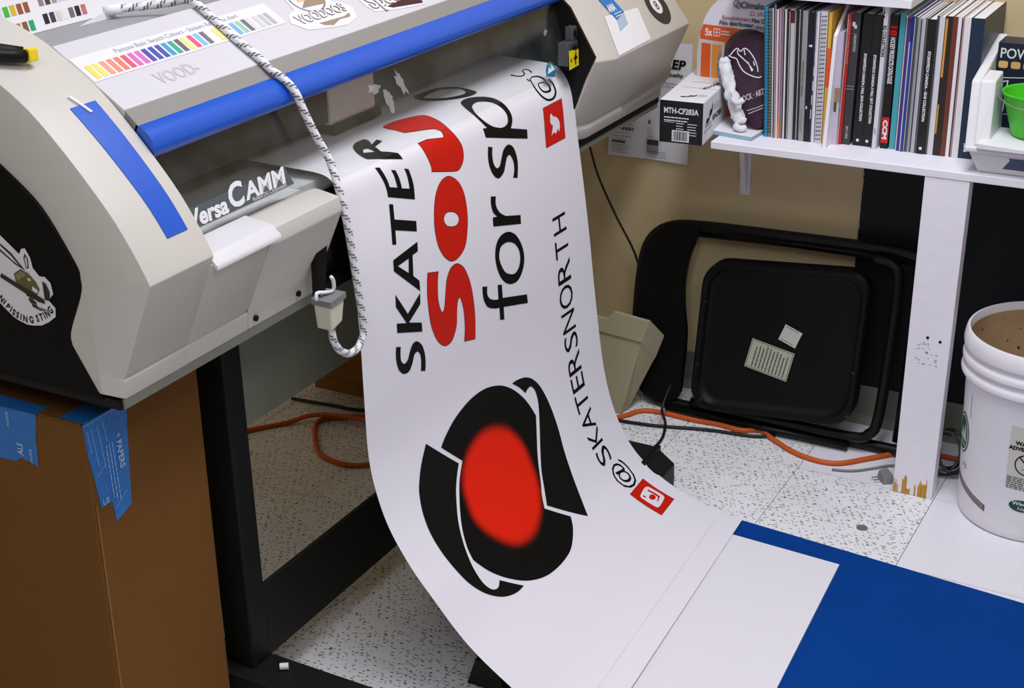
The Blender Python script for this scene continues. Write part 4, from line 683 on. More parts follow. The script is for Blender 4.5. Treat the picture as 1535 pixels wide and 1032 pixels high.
def spine(t,x0,x1,y0,body,size,z,mat,lean=0,width=None,bold=0,name='lettering'):
    xm=(x0+x1)/2+lean*(z-.73)/.275
    return text(t,body,size,frame((xm-size*.36,y0-.0002,z),(0,0,-1),(1,0,0)),mat,width=width,bold=bold,name=name,lift=.0003)
def blot(t,rects,y0,mat,name='spine_print'):
    b=MB()
    for x0,z0,x1,z1 in rects: b.face([(x0,y0-.0004,z0),(x1,y0-.0004,z0),(x1,y0-.0004,z1),(x0,y0-.0004,z1)])
    return b.obj(name,mat,t)
LL=[(-1.0198,-1.012,1.004,(40,150,190),'bright teal catalogue, first at the left end of the row'),
(-1.012,-1.0046,1.000,(120,128,118),'grey-green ring-bound notebook beside the bright teal catalogue'),
(-1.0046,-1.0004,1.001,(222,218,220),'thin white brochure just right of the grey-green notebook'),
(-1.0004,-.9959,1.012,(60,48,50),'thin dark brown folder taller than its neighbours near the left end'),
(-.9959,-.9901,1.000,(224,208,214),'pinkish white brochure right of the thin dark brown folder'),
(-.9901,-.9852,1.003,(200,140,176),'pink spined brochure with orange foot in the left group'),
(-.9852,-.9798,1.006,(128,126,128),'mid grey brochure right of the pink one'),
(-.9798,-.9756,1.001,(230,228,230),'thin white brochure between mid grey and black ones'),
(-.9756,-.9692,1.000,(34,36,40),'black brochure left of the maroon topped pale one'),
(-.9692,-.9596,1.003,(190,188,190),'pale grey brochure with maroon top on its spine'),
(-.9596,-.9511,1.002,(28,28,30),'matte black brochure right of the maroon topped pale one'),
(-.9511,-.9438,1.006,(44,46,48),'charcoal brochure left of the silver spine'),
(-.9438,-.9327,1.002,(150,152,154),'silver spined catalogue with tiny dark lettering'),
(-.9327,-.9216,1.000,(22,22,24),'glossy black catalogue with white marks right of the silver spine'),
(-.9216,-.9154,1.005,(30,48,72),'navy brochure with white streaks beside the spiral bound book'),
(-.9154,-.9091,1.003,(226,224,232),'white brochure touching the spiral bound book on its left'),
(-.9091,-.8950,1.004,(230,228,232),'white spiral bound book with black wire coil'),
(-.8930,-.8841,1.003,(226,178,60),'yellow and orange catalogue right of the spiral bound book')]
n=len(LL)
for i,(x0,x1,z1,c,lb) in enumerate(LL):
    ln=-.013*(1-i/(n+3)); y0=2.930+.004*random.random(); t=cat(x0,x1,y0,z1,c,lb,ln)
    L_=lambda z: ln*(z-.73)/.275
    if i==5: blot(t,[(x0+L_(.75),.733,x1+L_(.75),.775)],y0,M('spine_orange',(232,120,60),.5))
    if i==9: blot(t,[(x0+L_(.99),.975,x1+L_(.99),1.001)],y0,M('spine_maroon',(90,24,30),.5))
    if i==12: spine(t,x0,x1,y0,'corporate wear collection',.006,.90,INK,ln,width=.075); spine(t,x0,x1,y0,'catalogue',.006,.80,INKG,ln,width=.05)
    if i==13: blot(t,[(x0+.003+L_(.9),.93,x1-.001+L_(.9),.934),(x0+.002+L_(.8),.80,x0+.005+L_(.8),.806)],y0,SHEET)
    if i==14:
        for k in range(5): blot(t,[(x0+.001+.001*k+L_(.8+.03*k),.78+.03*k,x0+.0025+.001*k+L_(.8+.03*k),.80+.03*k)],y0,SHEET)
    if i in (0,1):
        b=MB()
        for k in range(38):
            z=.740+k*.0068; b.box(x0+.001+L_(z),x1-.001+L_(z),y0-.0012,y0+.0003,z,z+.0025)
        o=b.obj('binding_teeth',M('binding_%d'%i,((30,110,140),(70,74,66))[i],.5),t); o['kind']='stuff'
    if i==16:
        for k in range(30):
            z=.738+k*.0088; xm=(x0+x1)/2+L_(z)
            MB().tube([(xm-.0048,y0+.003,z-.001),(xm-.0045,y0-.003,z+.0005),(xm,y0-.0055,z+.001),(xm+.0045,y0-.003,z+.0015),(xm+.0048,y0+.003,z+.001)],.0009,6).obj('coil',INK,t)
    if i==17: blot(t,[(x0+L_(.88),.85,x1+L_(.88),.93)],y0,M('spine_red_orange',(230,90,30),.5)); blot(t,[(x0+L_(.76),.735,x1+L_(.76),.78)],y0,M('spine_peach',(240,170,110),.5))
RRs=[(-.8624,-.8547,2.940,1.002,(176,36,24),'red spined catalogue beside the white shelf divider'),
(-.8547,-.8378,2.945,1.004,(58,58,60),'thick dark grey catalogue with a small white logo near its top'),
(-.8332,-.8119,2.948,1.003,(20,20,21),'left of two matching thick black lettered catalogues, right of the dark grey one'),
(-.8117,-.7937,2.948,1.003,(22,22,23),'right of two matching thick black lettered catalogues, next to the white spine'),
(-.7898,-.7801,2.935,1.0235,(216,214,222),'tall white spined book touching the top board'),
(-.7756,-.7600,2.950,1.005,(16,16,17),'black hockey catalogue with red block at the foot of its spine'),
(-.7575,-.7453,2.952,1.009,(70,160,172),'teal green folder right of the black hockey catalogue'),
(-.7453,-.7411,2.950,1.004,(226,226,228),'thin white booklet right of the teal green folder'),
(-.7411,-.7331,2.946,1.002,(70,46,120),'purple catalogue left of the blue topped one'),
(-.7331,-.7262,2.944,1.006,(36,60,150),'blue spined catalogue right of the purple one'),
(-.7262,-.7193,2.946,1.004,(70,72,80),'dark grey brochure right of the blue spined catalogue'),
(-.7193,-.7124,2.946,1.003,(150,150,156),'silver grey brochure, second right of the blue spine'),
(-.7124,-.7055,2.945,1.003,(176,176,184),'pale grey brochure, third right of the blue spine'),
(-.7055,-.6993,2.945,1.004,(84,84,90),'slate grey brochure touching the black lettered catalogue on its left'),
(-.6993,-.6826,2.943,1.003,(20,20,21),'black lettered catalogue in the middle of the right group'),
(-.6826,-.6760,2.945,1.010,(60,62,66),'dark grey brochure touching the black lettered catalogue on its right'),
(-.6760,-.6662,2.945,1.009,(212,210,214),'white catalogue left of the orange and black spine'),
(-.6662,-.6510,2.946,1.011,(40,32,26),'black catalogue with an orange streak down its spine'),
(-.6510,-.6409,2.946,1.011,(110,52,40),'red-brown catalogue right of the orange streaked one'),
(-.6409,-.6327,2.946,1.012,(230,228,230),'white catalogue right of the red-brown one'),
(-.6327,-.6287,2.946,1.010,(176,130,124),'thin dusty pink brochure near the right end'),
(-.6287,-.6160,2.947,1.011,(226,224,226),'thick white catalogue left of the navy one at the right end'),
(-.6158,-.5899,2.948,1.011,(24,44,66),'thick navy catalogue, last at the right end of the row')]
for i,(x0,x1,y0,z1,c,lb) in enumerate(RRs):
    ln=.004 if i<5 else .002*(14-i)/14; t=cat(x0,x1,y0,z1,c,lb,ln)
    if i==0: spine(t,x0,x1,y0,'CORPORATE CLOTHING CATALOGUE',.0055,.99,M('spine_pale_red',(236,150,140)),ln,width=.09)
    if i==1:
        patch(t,'spine_logo',[[(-.850,.985),(-.844,.985),(-.844,.978),(-.8405,.980),(-.8405,.972),(-.846,.972),(-.846,.976),(-.850,.976)]],frame((0,y0-.0003,0),(1,0,0),(0,0,1)),SHEET)
        spine(t,x0,x1,y0,'| PROMOTION',.0075,.962,SHEET,ln,width=.036); spine(t,x0,x1,y0,'2017 | 2018',.0065,.77,SHEET,ln,width=.026)
        blot(t,[(x0,.847,x1,.8485),(x0+.002,.853,x1,.8545)],y0,M('spine_grey',(150,150,152)))
    if i==2: spine(t,x0,x1,y0,'STORMTECH CANADA | FALL 2018 COLLECTION',.0072,.923,SHEET,ln,width=.140,bold=.0003)
    if i==3: spine(t,x0,x1,y0,'STORMTECH CANADA // FALL 2017 COLLECTION',.0072,.922,SHEET,ln,width=.142,bold=.0003)
    if i in (2,3,14): patch(t,'spine_dot',[circ((x0+x1)/2,.742,.0032)],frame((0,y0-.0003,0),(1,0,0),(0,0,1)),SHEET)
    if i==4: spine(t,x0,x1,y0,'R2 COLLECTION',.0095,.985,INK,ln,width=.062,bold=.0003); spine(t,x0,x1,y0,'S/M',.006,.775,INKG,ln,width=.012); blot(t,[(-.786,1.000,-.783,1.004),(-.786,1.009,-.783,1.012)],y0,INK)
    if i==5:
        spine(t,x0,x1,y0,'18',.017,.986,RED,ln,width=.020,bold=.0008); spine(t,x0,x1,y0,'HOCKEY PRODUCTS CATALOGUE',.0125,.960,SHEET,ln,width=.094,bold=.0004)
        k=blot(t,[(x0+.0004,.742,x1-.0006,.796)],y0,M('spine_red',(206,32,32),.4)); spine(k,x0,x1,y0-.0005,'CCM',.0125,.790,SHEET,0,width=.040,bold=.0007)
    if i==9: blot(t,[(x0,.955,x1,1.004)],y0,M('spine_dkblue',(26,38,110)))
    if i==14: spine(t,x0,x1,y0,'STORMTECH CANADA - 2018 COLLECTION',.0075,.940,SHEET,ln,width=.142,bold=.0003)
    if i==17: blot(t,[(x0+.0008,.775,x0+.0035,.835),(x0+.001,.89,x0+.005,1.006)],y0,M('spine_amber',(214,150,60)))
    if i==22: spine(t,x0,x1,y0,'2018',.009,.762,SHEET,ln,width=.018,bold=.0004)
DV=thing('shelf_organiser','white desktop organiser with a top board and dividers standing among the catalogues','organiser',(-.83,3.0,.7301))
MB().box(-1.12,-.729,2.92,3.145,1.0245,1.040).obj('top_board',WHITE,DV)
MB().prism([(2.899,.7302),(3.145,.7302),(3.145,1.0245),(3.02,1.0245),(2.935,.965),(2.925,.958)],'x',-.8812,-.8740).obj('divider',WHITE,DV)
MB().prism([(2.955,.7302),(3.145,.7302),(3.145,1.0245),(2.955,1.0245)],'x',-.7935,-.7905).obj('divider',WHITE,DV)
bk=cat(-.8738,-.8626,2.934,.965,(196,184,200),'slim picture brochure behind the white divider beside the red spine',0)
blot(bk,[(-.8735,.82,-.8628,.85)],2.934,M('brochure_tan',(150,130,96),.5)); blot(bk,[(-.8735,.80,-.868,.82)],2.934,M('brochure_brown',(90,70,50),.5))
# ------------------------------------------------------------------ toner carton, pad, pouch, film package
TF=frame((-1.206,2.803,.7302),(1,.075,0),(0,0,1)); a6=math.atan2(-.135,1)
tc=thing('toner_carton','white and black toner carton overhanging the left end of the shelf','carton',(-1.17,2.95,.7302))
fx=Vector((1,.06,0)).normalized(); dy=Vector((-.125,1,0)).normalized(); o0=Vector((-1.2055,2.803,.7302)); Wd,Dp,Hh=.0955,.315,.0915
c8=[o0,o0+fx*Wd,o0+fx*Wd+dy*Dp,o0+dy*Dp]; c8=c8+[p+Vector((0,0,Hh)) for p in c8]
MB().hexa(c8).bevel(.0012,1).obj('carton_body',SHEET,tc)
FF=frame(o0+Vector((0,0,0)),fx,(0,0,1)); UF=frame(o0+Vector((0,0,Hh)),fx,dy); SF=frame(o0+fx*Wd,dy,(0,0,1))
fp=patch(tc,'black_front',[rect(.0003,.0003,Wd-.0003,Hh-.001)],FF,M('carton_black',(18,18,20),.4,.4),.0005)
text(fp,'MTH-CF283A',.0165,FF@Matrix.Translation((.009,.064,0)),SHEET,lift=.001,width=.076,bold=.0005)
lines(fp,FF,.010,.078,.056,.0065,2,.0026,SHEET,lift=.001,ragged=.35); lines(fp,FF,.010,.034,.045,.005,1,.001,SHEET,lift=.001); lines(fp,FF,.037,.056,.044,.0058,5,.0017,SHEET,lift=.001); lines(fp,FF,.062,.084,.044,.0058,5,.0017,SHEET,lift=.001)
bc=patch(fp,'barcode_label',[rect(.028,.004,.066,.028)],FF,SHEET,.0009); b=MB(); x=.031; rr=random.Random(4)
while x<.063:
    ww=rr.choice((.0007,.0012,.002)); b.face([FF@Vector((px,py,.0013)) for px,py in rect(x,.0065,x+ww,.026)]); x+=ww+rr.choice((.0007,.0011))
b.obj('barcode',INK,bc)
def moustache(parent,F,cx,cy,s,mat,rot=0):
    P=[(-1,.05),(-.82,.22),(-.6,.18),(-.35,.0),(-.12,.05),(.05,.28),(.3,.34),(.55,.2),(.78,.32),(1,.5),(.9,.15),(.6,-.12),(.3,-.16),(.1,-.08),(-.1,-.2),(-.5,-.24),(-.85,-.16)]
    ca,sa=math.cos(rot),math.sin(rot); return patch(parent,'printed_mark',[[(cx+s*(x*ca-y*sa),cy+s*(x*sa+y*ca)) for x,y in P]],F,mat,.0008)
moustache(tc,UF,.050,.040,.019,INK,.5); lines(tc,UF,.066,.088,.06,.006,3,.0015,INKG); lines(tc,UF@Matrix.Rotation(0,4,'Z'),.012,.085,.115,.0,1,.0012,INK,ragged=0); lines(tc,UF,.012,.085,.165,.0,1,.0012,INK,ragged=0); lines(tc,UF,.012,.085,.225,0,1,.0012,INK,ragged=0)
text(tc,'MTH-CF283A',.014,UF@Matrix.Translation((.062,.108,0))@Matrix.Rotation(1.3,4,'Z'),INK,width=.07,bold=.0004)
moustache(tc,SF,.052,.052,.030,INK,.35); text(tc,'Moustache',.012,SF@Matrix.Translation((.016,.032,0)),INKG,width=.05,shear=.2); text(tc,'MTH-CF283A',.016,SF@Matrix.Translation((.078,.034,0)),INK,width=.075,bold=.0006)
lines(tc,SF,.010,.075,.026,.006,1,.0016,INK); lines(tc,SF,.082,.13,.066,.007,2,.0016,INKG)
pd=thing('paper_pad','white pad with pale blue edge lying flat under the white lining of the pouch','pad',(-1.07,2.99,.7302))
k=[(-1.150,2.905),(-1.031,2.884),(-1.022,3.02),(-1.140,3.03)]
MB().prism(k,'z',.7303,.7385).obj('pad_block',M('pad_blue',(150,182,198),.6),pd); MB().prism([(x+.0005,y+.0005) for x,y in k],'z',.7386,.7394).obj('top_sheet',SHEET,pd)
pc=thing('purple_pouch','dark purple pouch with white line drawing and bulging white lining, leaning by the toner carton','pouch',(-1.05,3.0,.7395))
PU=M('pouch_purple',(58,32,52),.55,.3,bump=(70,.4)); LIN=M('pouch_lining',(226,226,230),.85,.1,bump=(45,.5))
A=[Vector(p) for p in ((-1.062,2.938,.752),(-1.090,2.955,.812),(-1.122,2.975,.868),(-1.128,2.985,.898),(-1.115,2.99,.918),(-1.085,2.995,.932),(-1.055,2.995,.930),(-1.026,2.99,.925),(-1.021,2.945,.748),(-1.035,2.938,.742))]
ctr=sum(A,Vector())/len(A); rings=[]
for off,sc in ((.030,.82),(.024,.96),(.004,1.0),(-.004,.97),(-.009,.86)):
    rings.append([ctr+(p-ctr)*sc+Vector((0,off,0)) for p in A])
MB().loft(rings).obj('pouch_body',PU,pc,smooth=50)
PF=frame((0,2.950,0),(1,.04,0),(0,.18,1))
def on_pouch(x,z): return (x,z)
def ppatch(name,pts,mat,lift=.0):
    me=poly_mesh([pts])
    for v in me.vertices: x,z=v.co.x,v.co.y; v.co=(x,2.926+(z-.742)*.255-.004+(-.012 if 0 else 0)-lift,z)
    return link(name,me,mat,pc)
def pstroke(pts,wd):
    P=catmull([Vector((x,0,z)) for x,z in pts],4); o=[];q=[]
    for i,p in enumerate(P):
        t=(P[min(i+1,len(P)-1)]-P[max(i-1,0)]).normalized(); nn=Vector((-t.z,0,t.x))*wd/2; o.append(((p+nn).x,(p+nn).z)); q.append(((p-nn).x,(p-nn).z))
    return o+q[::-1]
for pts in ([(-1.117,.889),(-1.108,.886),(-1.098,.884),(-1.090,.872),(-1.078,.860),(-1.060,.853),(-1.044,.851),(-1.038,.854)],[(-1.115,.887),(-1.106,.900),(-1.099,.905),(-1.091,.900),(-1.085,.906),(-1.077,.905),(-1.066,.896),(-1.056,.884),(-1.049,.870),(-1.047,.862)],[(-1.098,.902),(-1.096,.894),(-1.084,.886),(-1.070,.876),(-1.058,.864)],[(-1.072,.880),(-1.064,.868),(-1.060,.862)],[(-1.084,.904),(-1.080,.893)],[(-1.060,.882),(-1.056,.874)]):
    ppatch('line_drawing',pstroke(pts,.0022),SHEET,.0015)
me=text_mesh('DOCK · ARTIST',.017,bold=.0003,width=.070); R3=Matrix.Translation((-1.078,.796,0))@Matrix.Rotation(.42,4,'Z'); me.transform(R3); me.materials.clear()
for v in me.vertices: x,z=v.co.x,v.co.y; v.co=(x,2.926+(z-.742)*.255-.0058,z)
link('lettering',me,M('pouch_letters',(196,186,196),.5),pc)
for a in (0,1): ppatch('line_drawing',pstroke([(-1.060+.004*a,.782-.006*a),(-1.040,.790-.006*a),(-1.026,.797-.006*a)],.0014),M('pouch_letters',(196,186,196)),.0015)
rr=random.Random(9); P0=[Vector(p) for p in ((-1.128,2.962,.884),(-1.119,2.955,.852),(-1.106,2.948,.822),(-1.094,2.940,.795),(-1.080,2.930,.772),(-1.066,2.920,.753))]
P0=catmull(P0,9); rings=[]
for i,p in enumerate(P0):
    t=(P0[min(i+1,len(P0)-1)]-P0[max(i-1,0)]).normalized(); nn=t.cross(Vector((0,1,0))).normalized(); bb=t.cross(nn); r=.0135+.0012*math.sin(i*.9)+.0015*rr.random(); r*=min(1,.5+.12*min(i,len(P0)-1-i))
    rings.append([p+nn*r*math.cos(2*math.pi*k/26)+bb*r*.8*math.sin(2*math.pi*k/26) for k in range(26)])
for R_ in rings:
    for k,q in enumerate(R_): R_[k]=q+noise.noise_vector(q*75)*.0042+noise.noise_vector(q*190)*.0016
MB().loft(rings).obj('white_lining',LIN,pc,smooth=True)
MB().tube([(-1.092,2.925,.805),(-1.076,2.912,.801),(-1.064,2.918,.808)],.006,8,smooth=3).obj('lining_tuft',LIN,pc,smooth=True)
MB().tube([(-1.0785,2.915,.750),(-1.066,2.908,.7475),(-1.056,2.916,.748)],.0075,8,smooth=3).obj('lining_tuft',LIN,pc,smooth=True)
MB().tube([(-1.138,2.966,.893),(-1.139,2.956,.868),(-1.133,2.952,.842),(-1.123,2.95,.812),(-1.108,2.945,.785)],.0022,6,smooth=4).obj('pouch_zip',M('zip_slate',(92,112,124),.4),pc,smooth=True)
fk=thing('film_package','orange and white window film package standing upright behind the toner carton','package',(-1.12,3.03,.7302))
KF=frame((0,3.020,0),(1,0,0),(0,0,1))
po_=[(-1.212,.7303),(-1.020,.7303),(-1.020,1.0235),(-1.110,1.0235)]+[(p.x,p.z) for p in catmull([Vector((-1.122,0,1.020)),Vector((-1.171,0,.989)),Vector((-1.198,0,.952)),Vector((-1.211,0,.90)),Vector((-1.213,0,.85)),Vector((-1.212,0,.74))],4)]
MB().prism(po_,'y',3.021,3.060).obj('package_shell',M('package_white',(226,222,232),.4,.4),fk)
MB().prism([(x-.004 if x<-1.10 else x,z+(.004 if z>.99 else 0)) for x,z in po_],'y',3.0605,3.063).obj('clear_rim',M('package_rim',(170,168,166),.3,.5),fk)
patch(fk,'orange_field',[[(-1.208,.7305),(-1.021,.7305),(-1.021,.929),(-1.201,.9375),(-1.207,.92)]],KF,M('package_orange',(222,92,30),.4),.0006)
patch(fk,'window_frame_print',[[(-1.210,.905),(-1.15,.902),(-1.15,.76),(-1.210,.76)],[(-1.2035,.897),(-1.1815,.896),(-1.1815,.80),(-1.2035,.80)],[(-1.1785,.896),(-1.156,.895),(-1.156,.80),(-1.1785,.80)]],KF,M('package_frame',(206,200,204),.4),.0010)
patch(fk,'window_glow_print',[rect(-1.1785,.80,-1.155,.8955)],KF,M('package_amber',(226,150,62),.4),.0008)
patch(fk,'round_photo',[circ(-1.092,.878,.058)],KF,M('package_photo',(70,66,66),.4,var=(60,.5)),.0012)
text(fk,'Climaloc.',.0185,KF@Matrix.Translation((-1.117,.9785,0)),M('package_grey',(70,68,84),.5),lift=.0010,width=.062,bold=.0004)
patch(fk,'logo_mark',[circ(-1.127,.987,.007,.008),circ(-1.127,.987,.0055,.0065)],KF,M('package_grey',(70,68,84)),.0010); patch(fk,'logo_mark',[circ(-1.122,.983,.006,.007),circ(-1.122,.983,.0046,.0056)],KF,M('package_grey',(70,68,84)),.0012)
text(fk,'plus',.013,KF@Matrix.Translation((-1.080,.9645,0)),M('package_mauve',(150,110,140)),lift=.0010,width=.022); patch(fk,'logo_mark',[rect(-1.0945,.9635,-1.0855,.9725),rect(-1.0932,.9648,-1.0868,.9712)],KF,M('package_red',(196,60,70)),.001)
text(fk,'Revolutionary',.0125,KF@Matrix.Translation((-1.158,.9510,0)),M('package_mauve2',(170,84,124)),lift=.001,width=.065,bold=.0002); text(fk,'Film Dispenser',.0125,KF@Matrix.Translation((-1.091,.9495,0)),M('package_grey',(70,68,84)),lift=.001,width=.066,bold=.0004)
text(fk,'Film distributeur',.0125,KF@Matrix.Translation((-1.164,.9395,0)),M('package_grey',(70,68,84)),lift=.001,width=.078,bold=.0004); text(fk,'révolution',.0125,KF@Matrix.Translation((-1.084,.9365,0)),M('package_mauve2',(170,84,124)),lift=.001,width=.05,bold=.0002)
text(fk,'5x',.022,KF@Matrix.Translation((-1.196,.9135,0)),SHEET,lift=.001,width=.017,bold=.0008)
patch(fk,'pane_icon',[rect(-1.176,.9135,-1.161,.9305)]+[rect(-1.1745+i*.0068,.915+j*.0074,-1.1695+i*.0068,.921+j*.0074) for i in (0,1) for j in (0,1)],KF,SHEET,.001); lines(fk,KF,-1.158,-1.138,.9265,.006,2,.003,SHEET,lift=.001,ragged=.1)
# ------------------------------------------------------------------ white bin, green pail, card
bn=thing('storage_bin','white plastic storage bin with open front at the right end of the shelf','bin',(-.45,2.98,.7302))
BINM=M('bin_white',(226,226,228),.4,.4)
MB().hexa([(-.560,2.872,.7303),(-.30,2.872,.7303),(-.30,3.09,.7303),(-.560,3.09,.7303),(-.578,2.850,.778),(-.28,2.850,.778),(-.28,3.10,.778),(-.578,3.10,.778)]).bevel(.004).obj('bin_base',BINM,bn)
MB().prism([(-.584,2.842),(-.27,2.842),(-.27,3.11),(-.584,3.11)],'z',.776,.786).bevel(.003).obj('bin_rim',BINM,bn)
MB().hexa([(-.584,2.846,.784),(-.566,2.850,.784),(-.566,3.10,.784),(-.584,3.10,.784),(-.592,2.886,.905),(-.574,2.890,.905),(-.574,3.10,.955),(-.592,3.10,.955)]).bevel(.004).obj('side_wall',BINM,bn)
MB().hexa([(-.568,2.853,.786),(-.541,2.862,.786),(-.541,2.975,.786),(-.568,2.975,.786),(-.576,2.892,.905),(-.548,2.897,.905),(-.548,2.960,.912),(-.576,2.960,.912)]).bevel(.004).obj('inner_wall',BINM,bn)
MB().box(-.528,-.28,3.085,3.10,.786,.95).obj('back_wall',BINM,bn)
lb=patch(bn,'photo_label',[[(-.512,.742),(-.30,.742),(-.30,.770),(-.500,.770),(-.498,.764),(-.506,.752)]],frame((0,2.872,.7303),(1,0,0),(0,-.46,1))@Matrix.Translation((0,-.727,0)),M('label_navy',(66,78,110),.4,var=(60,.5)),.0008)
tag(MB().hexa([(-.556,2.832,.7865),(-.30,2.832,.7865),(-.30,2.99,.7865),(-.553,2.96,.7865),(-.561,2.832,.798),(-.30,2.826,.789),(-.30,2.99,.792),(-.556,2.96,.800)]).bevel(.001,1).obj('paper_stack',SHEET),'curled stack of white papers lying in the front of the storage bin','papers')
gp=thing('green_pail','small bright green pail with thin wire handle in the storage bin','pail',(-.473,2.93,.799))
MB().lathe((-.473,2.93,.7995),[(.0,.0),(.040,.0),(.043,.004),(.0655,.080),(.068,.083),(.067,.086),(.064,.084),(.0415,.006),(.0,.004)],40).obj('pail_body',M('pail_green',(74,200,40),.35,.45),gp,smooth=40)
MB().tube([(-.541,2.925,.873),(-.548,2.922,.879),(-.536,2.90,.871),(-.51,2.872,.866),(-.47,2.858,.864),(-.43,2.87,.866),(-.402,2.90,.872)],.0012,6,smooth=4).obj('wire_handle',M('wire_steel',(190,190,190),.3,.5,.8),gp,smooth=True)
pw=thing('navy_carton','navy carton with white lettering standing in the back of the storage bin','carton',(-.46,3.03,.787))
MB().box(-.5715,-.40,3.002,3.065,.7866,.957).obj('carton_body',M('carton_navy',(20,32,54),.4,.4),pw)
VF=frame((-.0365,3.0015,0),(1,0,0),(0,0,1))
text(pw,'POWER',.028,VF@Matrix.Translation((-.5305,.9275,0)),SHEET,width=.084,bold=.0003)
for k,c in enumerate(((232,180,110),(222,170,100),(226,190,206))): patch(pw,'print_patch',[rrect(-.531+.024*k,.9075,-.513+.024*k,.9215,.004)],VF,M('card_%02x%02x%02x'%c,c,.5))
patch(pw,'outline_print',[[(-.531,.815),(-.531,.888),(-.37,.901),(-.37,.815)],[(-.529,.816),(-.529,.8865),(-.372,.899),(-.372,.816)]],VF,SHEET)
patch(pw,'outline_print',[[(-.522,.82),(-.526,.880),(-.508,.884),(-.512,.82)],[(-.519,.822),(-.5235,.878),(-.5105,.8815),(-.514,.822)]],VF,SHEET); patch(pw,'outline_print',[[(-.47,.85),(-.478,.884),(-.455,.886),(-.448,.85)],[(-.467,.852),(-.475,.882),(-.457,.8835),(-.451,.852)]],VF,SHEET)
# ------------------------------------------------------------------ folding chair on its side against the wall
fc=thing('folding_chair','black metal folding chair lying folded on its side against the wall','chair',(-1.03,3.05,0))
CH=M('chair_black',(9,10,10),.4,.3); CHP=M('chair_pad',(8,8,9),.5,.2)
def cp(x,z,d=0): return (x,3.010+z*.20-d,z)              # chair plane, leaning back on the wall
fr_=[cp(-.70,.452),cp(-.80,.456),cp(-1.0,.452),cp(-1.2,.446),cp(-1.29,.436),cp(-1.338,.405),cp(-1.357,.35),cp(-1.360,.25),cp(-1.352,.14),cp(-1.335,.06),cp(-1.30,.022),cp(-1.24,.014),cp(-1.0,.014),cp(-.80,.014),cp(-.66,.014)]
MB().tube(fr_,.0135,12,smooth=4).obj('back_frame',CH,fc,smooth=True)
bp=[(-1.352,.15),(-1.360,.25),(-1.357,.35),(-1.335,.41),(-1.285,.440),(-1.222,.444),(-1.222,.425),(-1.238,.37),(-1.244,.31),(-1.238,.25),(-1.226,.19),(-1.224,.10),(-1.232,.03),(-1.30,.022),(-1.335,.06)]
me=[(p.x,p.z) for p in catmull([Vector((x,0,z)) for x,z in bp+bp[:1]],3)][:-1]
b=MB(); n=len(me); b.loft([[cp(x,z,.016) for x,z in me],[cp(x,z,-.006) for x,z in me]]).bevel(.003,1,40); b.obj('backrest',CHP,fc)
MB().tube([cp(-1.23,.428,-.012),cp(-1.0,.437,-.012),cp(-.70,.440,-.012)],.0135,12).obj('rear_leg',CH,fc,smooth=True)
MB().tube([cp(-1.19,.036,.022),cp(-1.0,.035,.022),cp(-.80,.034,.022),cp(-.757,.05,.022),cp(-.742,.09,.022),cp(-.738,.25,.022),cp(-.740,.40,.022),cp(-.76,.435,.022),cp(-.80,.44,.022)],.0125,12,smooth=4).obj('front_leg_frame',CH,fc,smooth=True)
MB().tube([cp(-.70,.03,-.01),cp(-.70,.44,-.01)],.011,12).obj('cross_bar',CH,fc,smooth=True)
MB().tube([cp(-.80,.015,.03),cp(-1.25,.016,.03)],.009,10).obj('side_rail',CH,fc,smooth=True)
# seat seen from below: rolled rim around a sunk pan
so_=rrect(-1.180,.058,-.788,.408,.055,6)
def tilt(x,z): return z+(x+.984)*.085
def rr_ring(g,d): return [cp(-.984+(x+.984)*g,tilt(-.984+(x+.984)*g,.233+(z-.233)*(1-(1-g)*1.12)),d) for x,z in so_]
st_=MB().loft([rr_ring(1.0,.035),rr_ring(1.0,.062),rr_ring(.975,.068),rr_ring(.925,.066),rr_ring(.90,.056),rr_ring(.86,.053)],caps=True)
st_.obj('seat',CHP,fc,smooth=40)
for x,z in ((-1.165,.30),(-1.168,.15),(-1.15,.07),(-.80,.20),(-.802,.10),(-1.15,.385)):
    MB().tube([cp(x,z,.066),cp(x,z,.071)],.0035,10).obj('rivet',M('rivet_steel',(44,45,45),.4,.5,.4),fc)
def seatF(x,z,a): return frame(cp(x,z,.0545),(math.cos(a),0.2*math.sin(a),math.sin(a)),(-math.sin(a),.2*math.cos(a),math.cos(a)))
LABM=M('chair_label',(176,180,160),.6)
# labels lie on the sunk pan of the seat
QF=seatF(-1.058,.162,-.17); q1=patch(fc,'paper_label',[rect(0,0,.105,.070)],QF,LABM,.0008)
lines(q1,QF@Matrix.Translation((.012,.006,0))@Matrix.Rotation(math.pi/2,4,'Z'),0,.058,-.003,.0085,10,.003,M('label_ink',(70,72,62),.6),lift=.0012,ragged=.3)
patch(q1,'label_border',[rect(.002,.002,.103,.068),rect(.0032,.0032,.1018,.0668)],QF,M('label_ink',(70,72,62)),.0011)
QF=seatF(-.985,.238,-.33); q2=patch(fc,'square_label',[rect(0,0,.044,.040)],QF,M('chair_label2',(196,196,186),.6),.0008); lines(q2,QF,.004,.040,.037,.0035,1,.0014,M('label_ink',(70,72,62)),lift=.0012); lines(q2,QF,.004,.040,.005,.0035,1,.0014,M('label_ink',(70,72,62)),lift=.0012)
